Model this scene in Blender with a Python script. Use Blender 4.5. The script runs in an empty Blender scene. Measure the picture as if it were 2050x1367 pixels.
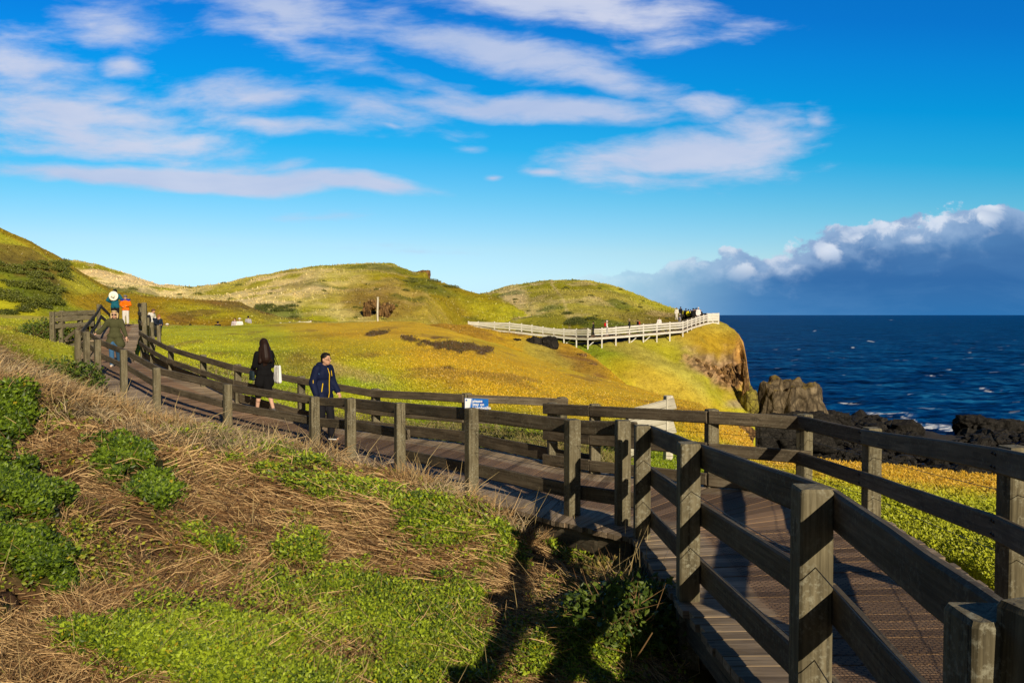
import bpy, bmesh, math, random
import numpy as np
from mathutils import Vector, Matrix
random.seed(7)
RNG = np.random.default_rng(11)
SC = bpy.context.scene
COL = SC.collection
R = math.radians

# ---------------------------------------------------------------- camera model
F = 1655.0; CX, CY, HOR = 1025.0, 683.5, 630.0
PITCH = math.atan((CY - HOR) / F)
cp, sp = math.cos(PITCH), math.sin(PITCH)

def ray(px, py):
    a = (px - CX) / F; b = (CY - py) / F
    y = cp + b * sp; z = -sp + b * cp
    return a / y, z / y                    # x, z per metre of depth

def P(px, py, d):
    u, v = ray(px, py)
    return Vector((u * d, d, v * d))

def U(px, d):
    return (px - CX) / F / cp * d * 1.0

def proj(x, y, z):
    x = np.asarray(x, float); y = np.asarray(y, float); z = np.asarray(z, float)
    dep = y * cp - z * sp
    return CX + F * x / dep, CY - F * (y * sp + z * cp) / dep

S = 1.1                                    # near field scale (posts 130 mm, rails 1 m above the deck)

# ---------------------------------------------------------------- numpy noise
def _h(ix, iy, seed):
    n = (ix.astype(np.int64) * 374761393 + iy.astype(np.int64) * 668265263 + seed * 974711) & 0x7fffffff
    n = ((n ^ (n >> 13)) * 1274126177) & 0x7fffffff
    n = (n ^ (n >> 16)) & 0xffff
    return n / 65535.0

def vnoise(x, y, seed=0):
    x = np.asarray(x, float); y = np.asarray(y, float)
    ix = np.floor(x); iy = np.floor(y); fx = x - ix; fy = y - iy
    fx = fx * fx * (3 - 2 * fx); fy = fy * fy * (3 - 2 * fy)
    a = _h(ix, iy, seed); b = _h(ix + 1, iy, seed); c = _h(ix, iy + 1, seed); d = _h(ix + 1, iy + 1, seed)
    return a + (b - a) * fx + (c - a) * fy + (a - b - c + d) * fx * fy

def fbm(x, y, seed=0, octv=4):
    s = 0; a = .5; t = 0
    for k in range(octv):
        s = s + a * vnoise(x * 2 ** k + 17.3 * k, y * 2 ** k - 9.1 * k, seed + k); t += a; a *= .5
    return s / t

def sstep(a, b, x):
    t = np.clip((x - a) / (b - a), 0, 1)
    return t * t * (3 - 2 * t)

def mixc(c0, c1, t):
    t = np.asarray(t)[..., None]
    return c0 * (1 - t) + np.asarray(c1) * t

# ---------------------------------------------------------------- object helpers
def link(name, me, mat=None, parent=None):
    o = bpy.data.objects.new(name, me); COL.objects.link(o)
    if mat is not None and me is not None:
        me.materials.clear(); me.materials.append(mat)
    if parent is not None: o.parent = parent
    return o

def tag(o, label=None, cat=None, group=None, kind=None):
    if label: o['label'] = label
    if cat: o['category'] = cat
    if group: o['group'] = group
    if kind: o['kind'] = kind
    return o

def empty(name, loc, label, cat, group=None, rotz=0.0):
    o = bpy.data.objects.new(name, None); COL.objects.link(o)
    o.location = loc; o.rotation_euler = (0, 0, rotz); o.empty_display_size = .2
    return tag(o, label, cat, group)

def npmesh(name, V, Q, mat, parent=None, smooth=True, attrs=None, n=4):
    V = np.ascontiguousarray(V, np.float32).reshape(-1, 3); Q = np.ascontiguousarray(Q, np.int32).reshape(-1, n)
    me = bpy.data.meshes.new(name)
    me.vertices.add(len(V)); me.vertices.foreach_set('co', V.ravel())
    me.loops.add(Q.size); me.loops.foreach_set('vertex_index', Q.ravel())
    me.polygons.add(len(Q)); me.polygons.foreach_set('loop_start', np.arange(0, Q.size, n, dtype=np.int32))
    me.polygons.foreach_set('loop_total', np.full(len(Q), n, np.int32))
    me.update(calc_edges=True)
    me.polygons.foreach_set('use_smooth', np.full(len(Q), smooth, bool))
    for k, a in (attrs or {}).items():
        a = np.ascontiguousarray(a, np.float32)
        if a.ndim == 1:
            t = me.attributes.new(k, 'FLOAT', 'POINT'); t.data.foreach_set('value', a)
        else:
            t = me.attributes.new(k, 'FLOAT_VECTOR', 'POINT'); t.data.foreach_set('vector', a.ravel())
    return link(name, me, mat, parent)

# ---------------------------------------------------------------- node helpers
class NT:
    def __init__(s, name):
        s.m = bpy.data.materials.new(name); s.m.use_nodes = True
        s.t = s.m.node_tree; s.t.nodes.clear()
        s.out = s.t.nodes.new('ShaderNodeOutputMaterial')
    def n(s, typ, **kw):
        nd = s.t.nodes.new(typ)
        for k, v in kw.items():
            if k.startswith('i_'):
                key = k[2:].replace('_', ' ')
                nd.inputs[key].default_value = v
            else: setattr(nd, k, v)
        return nd
    def l(s, a, b): s.t.links.new(a, b); return b
    def math(s, op, a, b=None, c=None, clamp=False):
        nd = s.n('ShaderNodeMath', operation=op, use_clamp=clamp)
        for i, v in enumerate((a, b, c)):
            if v is None: continue
            if hasattr(v, 'is_output'): s.l(v, nd.inputs[i])
            else: nd.inputs[i].default_value = v
        return nd.outputs[0]
    def mix(s, fac, a, b, blend='MIX'):
        nd = s.n('ShaderNodeMix', data_type='RGBA', blend_type=blend)
        for i, v in ((0, fac), (6, a), (7, b)):
            if hasattr(v, 'is_output'): s.l(v, nd.inputs[i])
            else:
                nd.inputs[i].default_value = v if i == 0 else (tuple(v) + (1,))[:4]
        return nd.outputs[2]
    def noise(s, vec, scale, detail=4, rough=.55, dist=0.0):
        nd = s.n('ShaderNodeTexNoise'); nd.inputs['Scale'].default_value = scale
        nd.inputs['Detail'].default_value = detail; nd.inputs['Roughness'].default_value = rough
        nd.inputs['Distortion'].default_value = dist
        if vec is not None: s.l(vec, nd.inputs['Vector'])
        return nd.outputs['Fac']
    def ramp(s, fac, stops):
        nd = s.n('ShaderNodeValToRGB'); e = nd.color_ramp.elements
        while len(e) > 1: e.remove(e[-1])
        e[0].position = stops[0][0]; e[0].color = (tuple(stops[0][1]) + (1,))[:4]
        for p_, c_ in stops[1:]:
            q = e.new(p_); q.color = (tuple(c_) + (1,))[:4]
        s.l(fac, nd.inputs[0]); return nd.outputs[0]
    def attr(s, name):
        return s.n('ShaderNodeAttribute', attribute_name=name)
    def mapv(s, vec, sc=(1, 1, 1), loc=(0, 0, 0)):
        nd = s.n('ShaderNodeMapping'); nd.inputs['Scale'].default_value = sc; nd.inputs['Location'].default_value = loc
        s.l(vec, nd.inputs['Vector']); return nd.outputs[0]
    def bsdf(s, col, rough=.7, spec=.3, bump=None, bstr=.3, bdist=.01):
        b = s.n('ShaderNodeBsdfPrincipled')
        if hasattr(col, 'is_output'): s.l(col, b.inputs['Base Color'])
        else: b.inputs['Base Color'].default_value = (tuple(col) + (1,))[:4]
        if hasattr(rough, 'is_output'): s.l(rough, b.inputs['Roughness'])
        else: b.inputs['Roughness'].default_value = rough
        b.inputs['Specular IOR Level'].default_value = spec
        if bump is not None:
            bp = s.n('ShaderNodeBump'); bp.inputs['Strength'].default_value = bstr; bp.inputs['Distance'].default_value = bdist
            s.l(bump, bp.inputs['Height']); s.l(bp.outputs[0], b.inputs['Normal'])
        return b.outputs[0]
    def done(s, sh): s.l(sh, s.out.inputs['Surface']); return s.m

def m_plain(name, col, rough=.7, spec=.2, var=.25, scale=30):
    t = NT(name); tc = t.n('ShaderNodeTexCoord').outputs['Object']
    n = t.noise(tc, scale, 4)
    c = t.mix(n, tuple(c * (1 - var) for c in col), tuple(min(1, c * (1 + var)) for c in col))
    return t.done(t.bsdf(c, rough, spec, n, .15, .005))

def m_wood(name, dark, mid, light, lichen=.0, stripe=False):
    t = NT(name); g = t.attr('grain').outputs['Vector']
    streak = t.noise(t.mapv(g, (1.3, 38, 38)), 1.0, 6, .65, .4)
    fine = t.noise(t.mapv(g, (6, 160, 160)), 1.0, 3, .6)
    blot = t.noise(t.mapv(g, (1.8, 5, 5)), 1.0, 4, .6)
    c = t.ramp(streak, [(.28, dark), (.5, mid), (.74, light)])
    c = t.mix(t.math('MULTIPLY', t.math('SUBTRACT', blot, .42, clamp=True), 2.6, clamp=True), c, dark)
    stn = t.noise(t.mapv(g, (3.5, 9, 9), (7, 2, 5)), 1.0, 5, .65); c = t.mix(t.math('MULTIPLY', t.math('SUBTRACT', stn, .56, clamp=True), 3.0, clamp=True), c, light)
    c = t.mix(t.math('MULTIPLY', fine, .26), c, t.mix(.5, dark, (0, 0, 0)), 'MIX')
    # darker cracks along the grain, pale bird streaks and knots
    crack = t.math('GREATER_THAN', t.noise(t.mapv(g, (.9, 70, 70), (3, 1, 2)), 1.0, 2, .4), .69)
    c = t.mix(t.math('MULTIPLY', crack, .75), c, (.012, .010, .008))
    vor = t.n('ShaderNodeTexVoronoi'); vor.inputs['Scale'].default_value = 1.0
    t.l(t.mapv(g, (1.9, 7, 7)), vor.inputs['Vector'])
    knot = t.math('LESS_THAN', vor.outputs['Distance'], .13)
    c = t.mix(t.math('MULTIPLY', knot, .55), c, (.02, .016, .012))
    if lichen:
        li = t.noise(t.mapv(g, (46, 46, 46)), 1.0, 5, .7)
        lm = t.noise(t.mapv(g, (5, 9, 9)), 1.0, 2)
        lf = t.math('MULTIPLY', t.math('MULTIPLY', t.math('SUBTRACT', li, .5, clamp=True), 7, clamp=True), t.math('MULTIPLY', t.math('SUBTRACT', lm, .38, clamp=True), 5, clamp=True))
        c = t.mix(t.math('MULTIPLY', lf, lichen), c, (.30, .29, .21))
    if stripe:
        ac = t.attr('across').outputs['Fac']
        w = t.math('MULTIPLY', t.math('SUBTRACT', ac, .5), 2); w = t.math('ABSOLUTE', w)
        inn = t.math('MULTIPLY', t.math('SUBTRACT', .54, w), 14, clamp=True)
        wn = t.noise(t.mapv(g, (3, 3, 3)), 1.0, 3)
        c2 = t.mix(wn, (.18, .108, .058), (.38, .245, .145))
        c = t.mix(t.math('MULTIPLY', inn, .85), c, c2)
        tone = t.attr('tone').outputs['Fac']
        c = t.mix(1.0, c, t.mix(tone, (.55, .53, .50), (1.3, 1.28, 1.25)), 'MULTIPLY')
    h = t.math('ADD', t.math('MULTIPLY', streak, .6), t.math('MULTIPLY', fine, .4))
    h = t.math('SUBTRACT', h, t.math('MULTIPLY', crack, .5))
    return t.done(t.bsdf(c, .78, .22, h, .55, .006))

def m_veg(name, transl=.25, rough=.55, spec=.25, var=.35):
    t = NT(name); a = t.attr('col').outputs['Color']
    g = t.n('ShaderNodeNewGeometry')
    n = t.noise(g.outputs['Position'], 9, 3)
    c = t.mix(1.0, a, t.mix(n, (1 - var,) * 3, (1 + var,) * 3), 'MULTIPLY')
    b = t.bsdf(c, rough, spec)
    tr = t.n('ShaderNodeBsdfTranslucent'); t.l(c, tr.inputs['Color'])
    mx = t.n('ShaderNodeMixShader'); mx.inputs[0].default_value = transl
    t.l(b, mx.inputs[1]); t.l(tr.outputs[0], mx.inputs[2])
    return t.done(mx.outputs[0])

def m_ground(name, fine=6.0, patch=.35, bd=.06, bs=.6, streak=None, gain=1.0):
    t = NT(name); a = t.attr('col').outputs['Color']
    pos = t.n('ShaderNodeNewGeometry').outputs['Position']
    if streak: pos2 = t.mapv(pos, streak)
    else: pos2 = pos
    n1 = t.noise(pos2, fine, 6, .68); n2 = t.noise(pos, patch, 5, .6, .6); n3 = t.noise(pos2, fine * 5, 3, .6)
    c = t.mix(1.0, a, t.ramp(n1, [(.28, (.60, .56, .50)), (.46, (.92, .91, .88)), (.62, (1.08, 1.08, 1.05)), (.8, (1.22, 1.2, 1.15))]), 'MULTIPLY')
    c = t.mix(1.0, c, t.ramp(n2, [(.3, (.80, .74, .70)), (.5, (1, 1, 1)), (.68, (1.08, 1.12, 1.0))]), 'MULTIPLY')
    c = t.mix(.35, c, t.mix(1.0, c, t.ramp(n3, [(.3, (.4, .4, .4)), (.6, (1.3, 1.3, 1.3))]), 'MULTIPLY'))
    c = t.mix(1.0, c, (gain, gain, gain), 'MULTIPLY')
    h = t.math('ADD', n1, t.math('MULTIPLY', n3, .35))
    return t.done(t.bsdf(c, .9, .08, h, bs, bd))

# ---------------------------------------------------------------- materials
M = {}
M['post'] = m_wood('weathered_post_wood', (.050, .042, .024), (.185, .158, .092), (.30, .265, .17), lichen=.75)
M['rail'] = m_wood('weathered_rail_wood', (.044, .034, .022), (.135, .106, .068), (.25, .205, .14), lichen=.35)
M['plank'] = m_wood('deck_plank_wood', (.16, .118, .078), (.40, .31, .205), (.56, .45, .32), stripe=True)
M['pale'] = m_wood('sun_bleached_wood', (.46, .42, .33), (.70, .66, .54), (.80, .77, .67))
M['white'] = m_wood('bleached_white_rail', (.55, .53, .48), (.80, .78, .72), (.86, .85, .81))
M['wire'] = m_plain('galvanised_wire', (.03, .028, .026), .5, .4, .3, 40)
M['netwire'] = m_plain('rusty_net_wire', (.022, .012, .008), .8, .2, .4, 60)
M['leaf'] = m_veg('leaf_green', .28, .45, .35, .25)
M['straw'] = m_veg('dry_straw', .18, .6, .25, .25)
M['ground'] = m_ground('coastal_ground', 5.0, .30, .04, .5, gain=1.75)
M['hill'] = m_ground('hill_turf', .9, .06, .30, .7, gain=1.35)
M['bank'] = m_ground('bank_soil', 14.0, .8, .02, .8)
M['soil'] = m_plain('bare_earth', (.10, .055, .03), .9, .05, .4, 25)

# ---------------------------------------------------------------- beams, posts, planks
_gr = [0]
def beam_data(p0, p1, w, h, up=Vector((0, 0, 1)), ch=.011, seg=2, wob=.003, top=None, endcap=True):
    """chamfered timber from p0 to p1; w sideways, h along up."""
    p0 = Vector(p0); p1 = Vector(p1); ax = (p1 - p0); L = ax.length; ax.normalize()
    sd = ax.cross(up); sd.normalize(); uu = sd.cross(ax); uu.normalize()
    a, b = w / 2, h / 2
    prof = [(-a + ch, -b), (a - ch, -b), (a, -b + ch), (a, b - ch), (a - ch, b), (-a + ch, b), (-a, b - ch), (-a, -b + ch)]
    V = []; G = []; r = random.random() * 40
    for i in range(seg + 1):
        t = i / seg
        c = p0 + ax * (L * t)
        if 0 < i < seg: c = c + sd * random.uniform(-wob, wob) + uu * random.uniform(-wob, wob)
        for (x, y) in prof:
            V.append(c + sd * x + uu * y); G.append((L * t + r, x + r, y + r * .7))
    Q = []
    for i in range(seg):
        for k in range(8):
            k2 = (k + 1) % 8
            Q.append((i * 8 + k, i * 8 + k2, (i + 1) * 8 + k2, (i + 1) * 8 + k))
    for base, rev in ((0, True), (seg * 8, False)):
        idx = [base + k for k in range(8)]
        if rev: idx = idx[::-1]
        Q += [(idx[0], idx[1], idx[2], idx[3]), (idx[0], idx[3], idx[4], idx[7]), (idx[4], idx[5], idx[6], idx[7])]
    return V, Q, G

class Acc:
    def __init__(s): s.V = []; s.Q = []; s.G = []; s.A = []; s.T = []
    def add(s, d, across=None, tone=None):
        V, Q, G = d; o = len(s.V)
        s.V += V; s.Q += [tuple(i + o for i in q) for q in Q]; s.G += G
        s.A += across if across else [0.5] * len(V)
        s.T += [tone if tone is not None else .5] * len(V)
        return s
    def build(s, name, mat, parent=None, smooth=False):
        return npmesh(name, np.array([tuple(v) for v in s.V]), np.array(s.Q), mat, parent, smooth,
                      {'grain': np.array(s.G), 'across': np.array(s.A), 'tone': np.array(s.T)})

def beam(name, p0, p1, w, h, mat, parent, **kw):
    return Acc().add(beam_data(p0, p1, w, h, **kw)).build(name, mat, parent)

def post(parent, top, bottom_z, w, mat, ang=0.0, lean=(0, 0), ch=.009, name='post'):
    """square post whose head is at top; slightly domed, sawn head"""
    t = Vector(top); b = Vector((t.x - lean[0], t.y - lean[1], bottom_z))
    L = (t - b).length; a = w / 2; ca, sa = math.cos(ang), math.sin(ang)
    prof = [(-a + ch, -a), (a - ch, -a), (a, -a + ch), (a, a - ch), (a - ch, a), (-a + ch, a), (-a, a - ch), (-a, -a + ch)]
    V = []; G = []; r = random.random() * 40; Q = []
    lv = [(0, 1.0), (.35, 1.0), (.7, .995), (1 - .012 / L * 1.0, .99), (1.0, .90)]
    for (f, s_) in lv:
        c = b.lerp(t, f)
        for (x, y) in prof:
            j = random.uniform(-.002, .002)
            xx, yy = x * s_ + j, y * s_ + j
            V.append(c + Vector((ca * xx - sa * yy, sa * xx + ca * yy, random.uniform(-.002, .002) if f == 1 else 0))); G.append((L * f + r, x + r, y + r * .6))
    n = len(lv)
    for i in range(n - 1):
        for k in range(8):
            k2 = (k + 1) % 8; Q.append((i * 8 + k, i * 8 + k2, (i + 1) * 8 + k2, (i + 1) * 8 + k))
    o = (n - 1) * 8; idx = [o + k for k in range(8)]
    Q += [(idx[0], idx[1], idx[2], idx[3]), (idx[0], idx[3], idx[4], idx[7]), (idx[4], idx[5], idx[6], idx[7])]
    return Acc().add((V, Q, G)).build(name, mat, parent)

def tube_data(pts, r, k=5):
    V = []; Q = []; n = len(pts)
    for i, p in enumerate(pts):
        p = Vector(p); a = Vector(pts[max(0, i - 1)]); c = Vector(pts[min(n - 1, i + 1)])
        ax = (c - a).normalized(); s_ = ax.cross(Vector((0, 0, 1)))
        if s_.length < 1e-3: s_ = Vector((1, 0, 0))
        s_.normalize(); u = s_.cross(ax)
        rr = r[i] if hasattr(r, '__len__') else r
        for j in range(k):
            t = 2 * math.pi * j / k; V.append(p + (s_ * math.cos(t) + u * math.sin(t)) * rr)
    for i in range(n - 1):
        for j in range(k):
            j2 = (j + 1) % k; Q.append((i * k + j, i * k + j2, (i + 1) * k + j2, (i + 1) * k + j))
    return V, Q, [tuple(v) for v in V]

def fence(name, loc, label, posts, side, rails, wires, pmat, rmat, pw=.13, rw=.042, rh=.15, group=None, skip=(), wdx=.0, bolts=False):
    """posts: list of dict(top, bot, ang). side: -1/+1 chooses the face carrying the rails (left of travel = +1)."""
    root = empty(name, loc, label, 'fence', group)
    L = Vector(loc)
    for p in posts:
        if p.get('hide'): continue
        post(root, p['top'] - L, p['bot'] - L.z, pw, pmat, p.get('ang', 0), p.get('lean', (0, 0)))
    for i in range(len(posts) - 1):
        if i in skip: continue
        a, b = posts[i], posts[i + 1]
        d = (b['top'] - a['top']); d.z = 0; d.normalize()
        nrm = Vector((-d.y, d.x, 0)) * side
        off = nrm * (pw / 2 + rw / 2 + .001)
        e0 = -d * (.09 if i == 0 else -.004); e1 = d * (.09 if i == len(posts) - 2 else -.004)
        for k, r in enumerate(rails):
            z = Vector((0, 0, -r - rh / 2 - .012))
            if bolts:
                ba = Acc()
                for q_, sgn_ in ((a['top'], 1), (b['top'], -1)):
                    for dz_ in (-.04, .04):
                        c_0 = q_ + z + d * sgn_ * random.uniform(.015, .04) + Vector((0, 0, dz_)) + nrm * (pw / 2 + rw) - L
                        ba.add(tube_data([c_0 - nrm * .004, c_0 + nrm * .004, c_0 + nrm * .0075], [.011, .011, .006], 7))
                ba.build('bolt', M['wire'], root, True)
            beam('rail', a['top'] + off + z + e0 - L + Vector((0, 0, random.uniform(-.004, .004))), b['top'] + off + z + e1 - L, rw, rh * random.uniform(.95, 1.03), rmat, root, seg=5, wob=.0035)
        for w_ in wires:
            z = Vector((0, 0, -w_)); n2 = nrm * wdx
            pa = a['top'] + z + n2 - L; pb = b['top'] + z + n2 - L; m_ = (pa + pb) / 2 - Vector((0, 0, .012))
            Acc().add(tube_data([pa, pa.lerp(m_, .5), m_, m_.lerp(pb, .5), pb], .0024)).build('wire', M['wire'], root, True)
    return root

# ---------------------------------------------------------------- the near boardwalk
def PT(px, py, d): return P(px, py, d * S)

# near (left) edge of the walk: post head pixel, depth, deck height below head
LP = {'0': (1978, 1224, 1.58), 'A': (1626, 974, 2.92), 'B': (1379, 886, 4.75), 'C': (1286, 851, 6.5),
      'D': (1247, 841, 7.0), 'E': (1146, 839, 7.5), 'F': (944, 817, 8.9), 'G': (800, 806, 10.5),
      'H': (701, 797, 12.0), 'I': (629, 794, 13.0), 'J': (455, 769, 14.8), 'K': (313, 736, 16.6),
      'L': (247, 700, 18.4), 'M': (195, 680, 20.2), 'N': (173, 664, 21.8), 'O': (155, 661, 23.3)}
LT = {k: PT(*v) for k, v in LP.items()}
FH = {'0': .98, 'A': 1.0, 'B': 1.0, 'C': .98, 'D': .97, 'E': .96, 'F': .95, 'G': .95, 'H': .95, 'I': .95,
      'J': .93, 'K': .95, 'L': 1.02, 'M': 1.03, 'N': 1.06, 'O': 1.06}
RP = {'R0': (2560, 985, 2.3), '1': (2031, 893, 4.4), '2': (1746, 856, 7.1), '3': (1611, 829, 8.4),
      '4': (1425, 819, 8.9), '5': (1191, 809, 10.2), '6': (1106, 806, 10.9)}
RT = {k: PT(*v) for k, v in RP.items()}
FP = [(1125, 795, 13.6), (935, 787, 13.4), (752, 778, 15.0), (603, 753, 16.6), (476, 729, 18.1), (407, 710, 19.8),
      (342, 691, 22.0), (305, 673, 24.2), (285, 662, 27.0)]
FT = [PT(*v) for v in FP]

# rungs of the deck: (near edge xy, far edge xy, z)
def xy(v): return Vector((v.x, v.y, 0))
rungs = []
def dk(k): return LT[k].z - FH[k] * 1.0
def ext(a, b, m):                            # point a moved m metres away from b
    d = xy(a) - xy(b); d.normalize(); return xy(a) + d * m
zR = {k: RT[k].z - .98 for k in RT}
rungs += [(Vector((LT['0'].x - .075, -1.2, 0)), Vector((2.35, -1.2, 0)), dk('0') + .02, dk('0') + .02)]
rungs += [(xy(LT['A']) + Vector((-.075, 0, 0)), Vector((2.78, 3.2, 0)), dk('A'), dk('A'))]
rungs += [(xy(LT['B']) + Vector((-.075, 0, 0)), xy(RT['1']) + Vector((.20, .5, 0)), dk('B'), dk('B'))]
rungs += [(xy(LT['C']) + Vector((-.085, -.05, 0)), xy(RT['2']) + Vector((.2, 0, 0)), dk('C'), dk('C') - .03)]
deck_near = rungs
rungs2 = [(xy(LT['C']) + Vector((-.085, -.05, 0)), xy(RT['2']) + Vector((.2, 0, 0)), dk('C'), dk('C') - .03),
          (xy(LT['C']) + Vector((-.12, -.0, 0)), xy(RT['3']) + Vector((.15, .2, 0)), dk('C') - .005, dk('C') - .06),
          (xy(LT['D']) + Vector((-.30, -.22, 0)), xy(RT['4']) + Vector((.1, .2, 0)), dk('D'), dk('D') - .10),
          (xy(LT['E']) + Vector((-.22, -.22, 0)), xy(RT['5']) + Vector((.08, .2, 0)), dk('E'), dk('E') - .16),
          ((xy(LT['E']) * .4 + xy(LT['F']) * .6) + Vector((-.24, -.16, 0)), xy(RT['6']) + Vector((.05, .2, 0)), dk('F') + .01, dk('F') - .13)]
far_edge = [(923, 13.0), (806, 14.4), (690, 15.6), (600, 16.6), (486, 18.0), (415, 19.8), (352, 22.0), (310, 24.2), (288, 27.0)]
keys = ['G', 'H', 'I', 'J', 'K', 'L', 'M', 'N', 'O']
rungs3 = [rungs2[-1]]
for k, (px, d) in zip(keys, far_edge):
    q = PT(px, 800, d); n = xy(q) - xy(LT[k]); n.normalize()
    rungs3.append((xy(LT[k]) - n * .24, xy(q) + n * .12, dk(k), dk(k) - (.06 if k in 'GH' else .02)))
ramp_far = [((150, 262), 25.5, -1.62), ((172, 272), 29, -1.12), ((188, 280), 32, -.78), ((196, 286), 36, -.56), ((205, 285), 40, -.50), ((212, 284), 45, -.52), ((216, 283), 52, -.75)]
rungs4 = [rungs3[-1]]
for (pa, pb), d, z in ramp_far:
    a = P(pa, 650, d * 1.04); b = P(pb, 650, d * 1.04)
    rungs4.append((xy(a), xy(b), z, z))

def planks(name, rungs, mat, parent, L, pitch=.142, thick=.045, gap=.009, zoff=0.0):
    acc = Acc()
    for (a0, b0, za0, zb0), (a1, b1, za1, zb1) in zip(rungs[:-1], rungs[1:]):
        ln = max(((a1 + b1) / 2 - (a0 + b0) / 2).length, .02)
        n = max(1, round(ln / pitch)); g = gap / max(ln, .05) / 2
        if n == 1 and ln < .06: g = .02
        for i in range(n):
            t0 = i / n + g; t1 = (i + 1) / n - g
            r = random.random() * 50; tone = random.random(); V = []; G = []; A = []
            j = [random.uniform(-.02, .02) for _ in range(2)]; dz = random.uniform(-.003, .003)
            for s_, (t) in ((0, t0), (1, t1)):
                a = a0.lerp(a1, t); b = b0.lerp(b1, t); za = za0 + (za1 - za0) * t; zb = zb0 + (zb1 - zb0) * t
                u = (b - a).normalized(); a = a + u * j[0]; b = b + u * j[1]; W = (b - a).length
                for f in (0, .25, .5, .75, 1):
                    q = a.lerp(b, f); z = za + (zb - za) * f + dz + zoff + random.uniform(-.0015, .0015)
                    V += [Vector((q.x, q.y, z)) - L, Vector((q.x, q.y, z - thick)) - L]
                    G += [(W * f + r, s_ * .13 + r, r), (W * f + r, s_ * .13 + r, r + .05)]; A += [f, f]
            Q = []
            for m_ in range(4):
                a_ = m_ * 2; b_ = 10 + m_ * 2
                Q += [(a_, a_ + 2, b_ + 2, b_), (a_ + 1, b_ + 1, b_ + 3, a_ + 3), (a_, a_ + 1, a_ + 3, a_ + 2), (b_, b_ + 2, b_ + 3, b_ + 1)]
            Q += [(0, 10, 11, 1), (8, 9, 19, 18)]
            acc.add((V, Q, G), A, tone)
    return acc.build(name, mat, parent)

walk0 = LT['F'].copy(); walk0.z = dk('F') - .5
walk = empty('boardwalk', walk0, 'weathered timber boardwalk with brown netting strip, curving from the near corner up to the left', 'boardwalk')
planks('deck', deck_near, M['plank'], walk, walk0)
planks('deck', rungs2, M['plank'], walk, walk0, zoff=-.001)
planks('deck', rungs3, M['plank'], walk, walk0, zoff=-.002)
planks('deck', rungs4, M['plank'], walk, walk0, zoff=-.003)
# bearers and fascia under the deck edge
def edge_beams(rungs, which, inset, drop, w, h, name):
    pts = []
    for (a, b, za, zb) in rungs:
        u = (b - a).normalized()
        q = a + u * inset if which == 0 else b - u * inset
        z = za if which == 0 else zb
        pts.append(Vector((q.x, q.y, z - .047 - drop - h / 2)) - walk0)
    for p, q in zip(pts[:-1], pts[1:]):
        if (q - p).length > .15: beam(name, p, q, w, h, M['rail'], walk)
full = deck_near[:-1] + rungs2[:-1] + rungs3[:-1] + rungs4
edge_beams(full, 0, .07, .0, .05, .20, 'bearer'); edge_beams(full, 1, .07, .0, .05, .20, 'bearer')
edge_beams(full, 0, .75, .0, .06, .18, 'bearer')
# joists and stumps that hold the deck
for (a, b, za, zb) in full[1:-3]:
    u = (b - a).normalized()
    p = a + u * .16; q = b - u * .2
    beam('joist', Vector((p.x, p.y, za - .36)) - walk0, Vector((q.x, q.y, zb - .36)) - walk0, .07, .19, M['rail'], walk)
# kerb boards along the far edge of the curved part
kp = [(r[1] - (r[1] - r[0]).normalized() * .17, r[3]) for r in rungs2[3:] + rungs3[1:]]
for (p, zp), (q, zq) in zip(kp[:-1], kp[1:]):
    if (q - p).length > .2: beam('kerb', Vector((p.x, p.y, zp + .14)) - walk0, Vector((q.x, q.y, zq + .14)) - walk0, .045, .20, M['rail'], walk, seg=4)

# non-slip hexagon netting laid along the middle of the walk
def hexnet(rungs, f0, f1, dmax, cell):
    V = []; Q = []
    # path length parametrisation
    mids = [((a * (1 - .5) + b * .5)) for (a, b, _, _) in rungs]
    cum = [0]
    for p, q in zip(mids[:-1], mids[1:]): cum.append(cum[-1] + (q - p).length)
    def pos(s, w):                                             # s along, w 0..1 across the strip
        for i in range(len(cum) - 1):
            if s <= cum[i + 1] or i == len(cum) - 2:
                t = (s - cum[i]) / max(1e-6, cum[i + 1] - cum[i]); break
        a = rungs[i][0].lerp(rungs[i + 1][0], t); b = rungs[i][1].lerp(rungs[i + 1][1], t)
        za = rungs[i][2] * (1 - t) + rungs[i + 1][2] * t; zb = rungs[i][3] * (1 - t) + rungs[i + 1][3] * t
        f = f0 + (f1 - f0) * w; q = a.lerp(b, f); q.z = za + (zb - za) * f + .007
        return q, (b - a).length * (f1 - f0)
    _, W = pos(0, .5); tot = cum[-1]
    nr = int(tot / (cell * 1.5)); nc = int(W / (cell * .866 * 2))
    def ribbon(p, q, w=.0042):
        d = (q - p); 
        if d.length < 1e-5: return
        n = d.cross(Vector((0, 0, 1))).normalized() * w / 2; o = len(V)
        lift = Vector((0, 0, random.uniform(0, .004)))
        V.extend([p - n + lift, p + n + lift, q + n + lift, q - n + lift]); Q.append((o, o + 1, o + 2, o + 3))
    for r in range(nr):
        s0 = r * cell * 1.5; sh = .5 if r % 2 else 0
        for c in range(nc):
            w0 = (c + sh) / nc; hw = .5 / nc
            if w0 + hw > 1.0: continue
            p1 = pos(s0, w0)[0]
            if p1.y > dmax: continue
            p2 = pos(s0 + cell * .5, w0 + hw)[0] if w0 + hw <= 1 else None
            p3 = pos(s0 + cell * .5, w0 - hw)[0] if w0 - hw >= 0 else None
            p4 = pos(s0 - cell, w0)[0] if s0 > cell else None
            for e in (p2, p3, p4):
                if e is not None: ribbon(p1, e)
    return V, Q
V1, Q1 = hexnet(deck_near, .26, .74, 40, .020)
o = npmesh('netting', np.array([tuple(v - walk0) for v in V1]), np.array(Q1), M['netwire'], walk, False)
V1, Q1 = hexnet(rungs2[1:] + rungs3[1:6], .26, .74, 18, .034)
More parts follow.
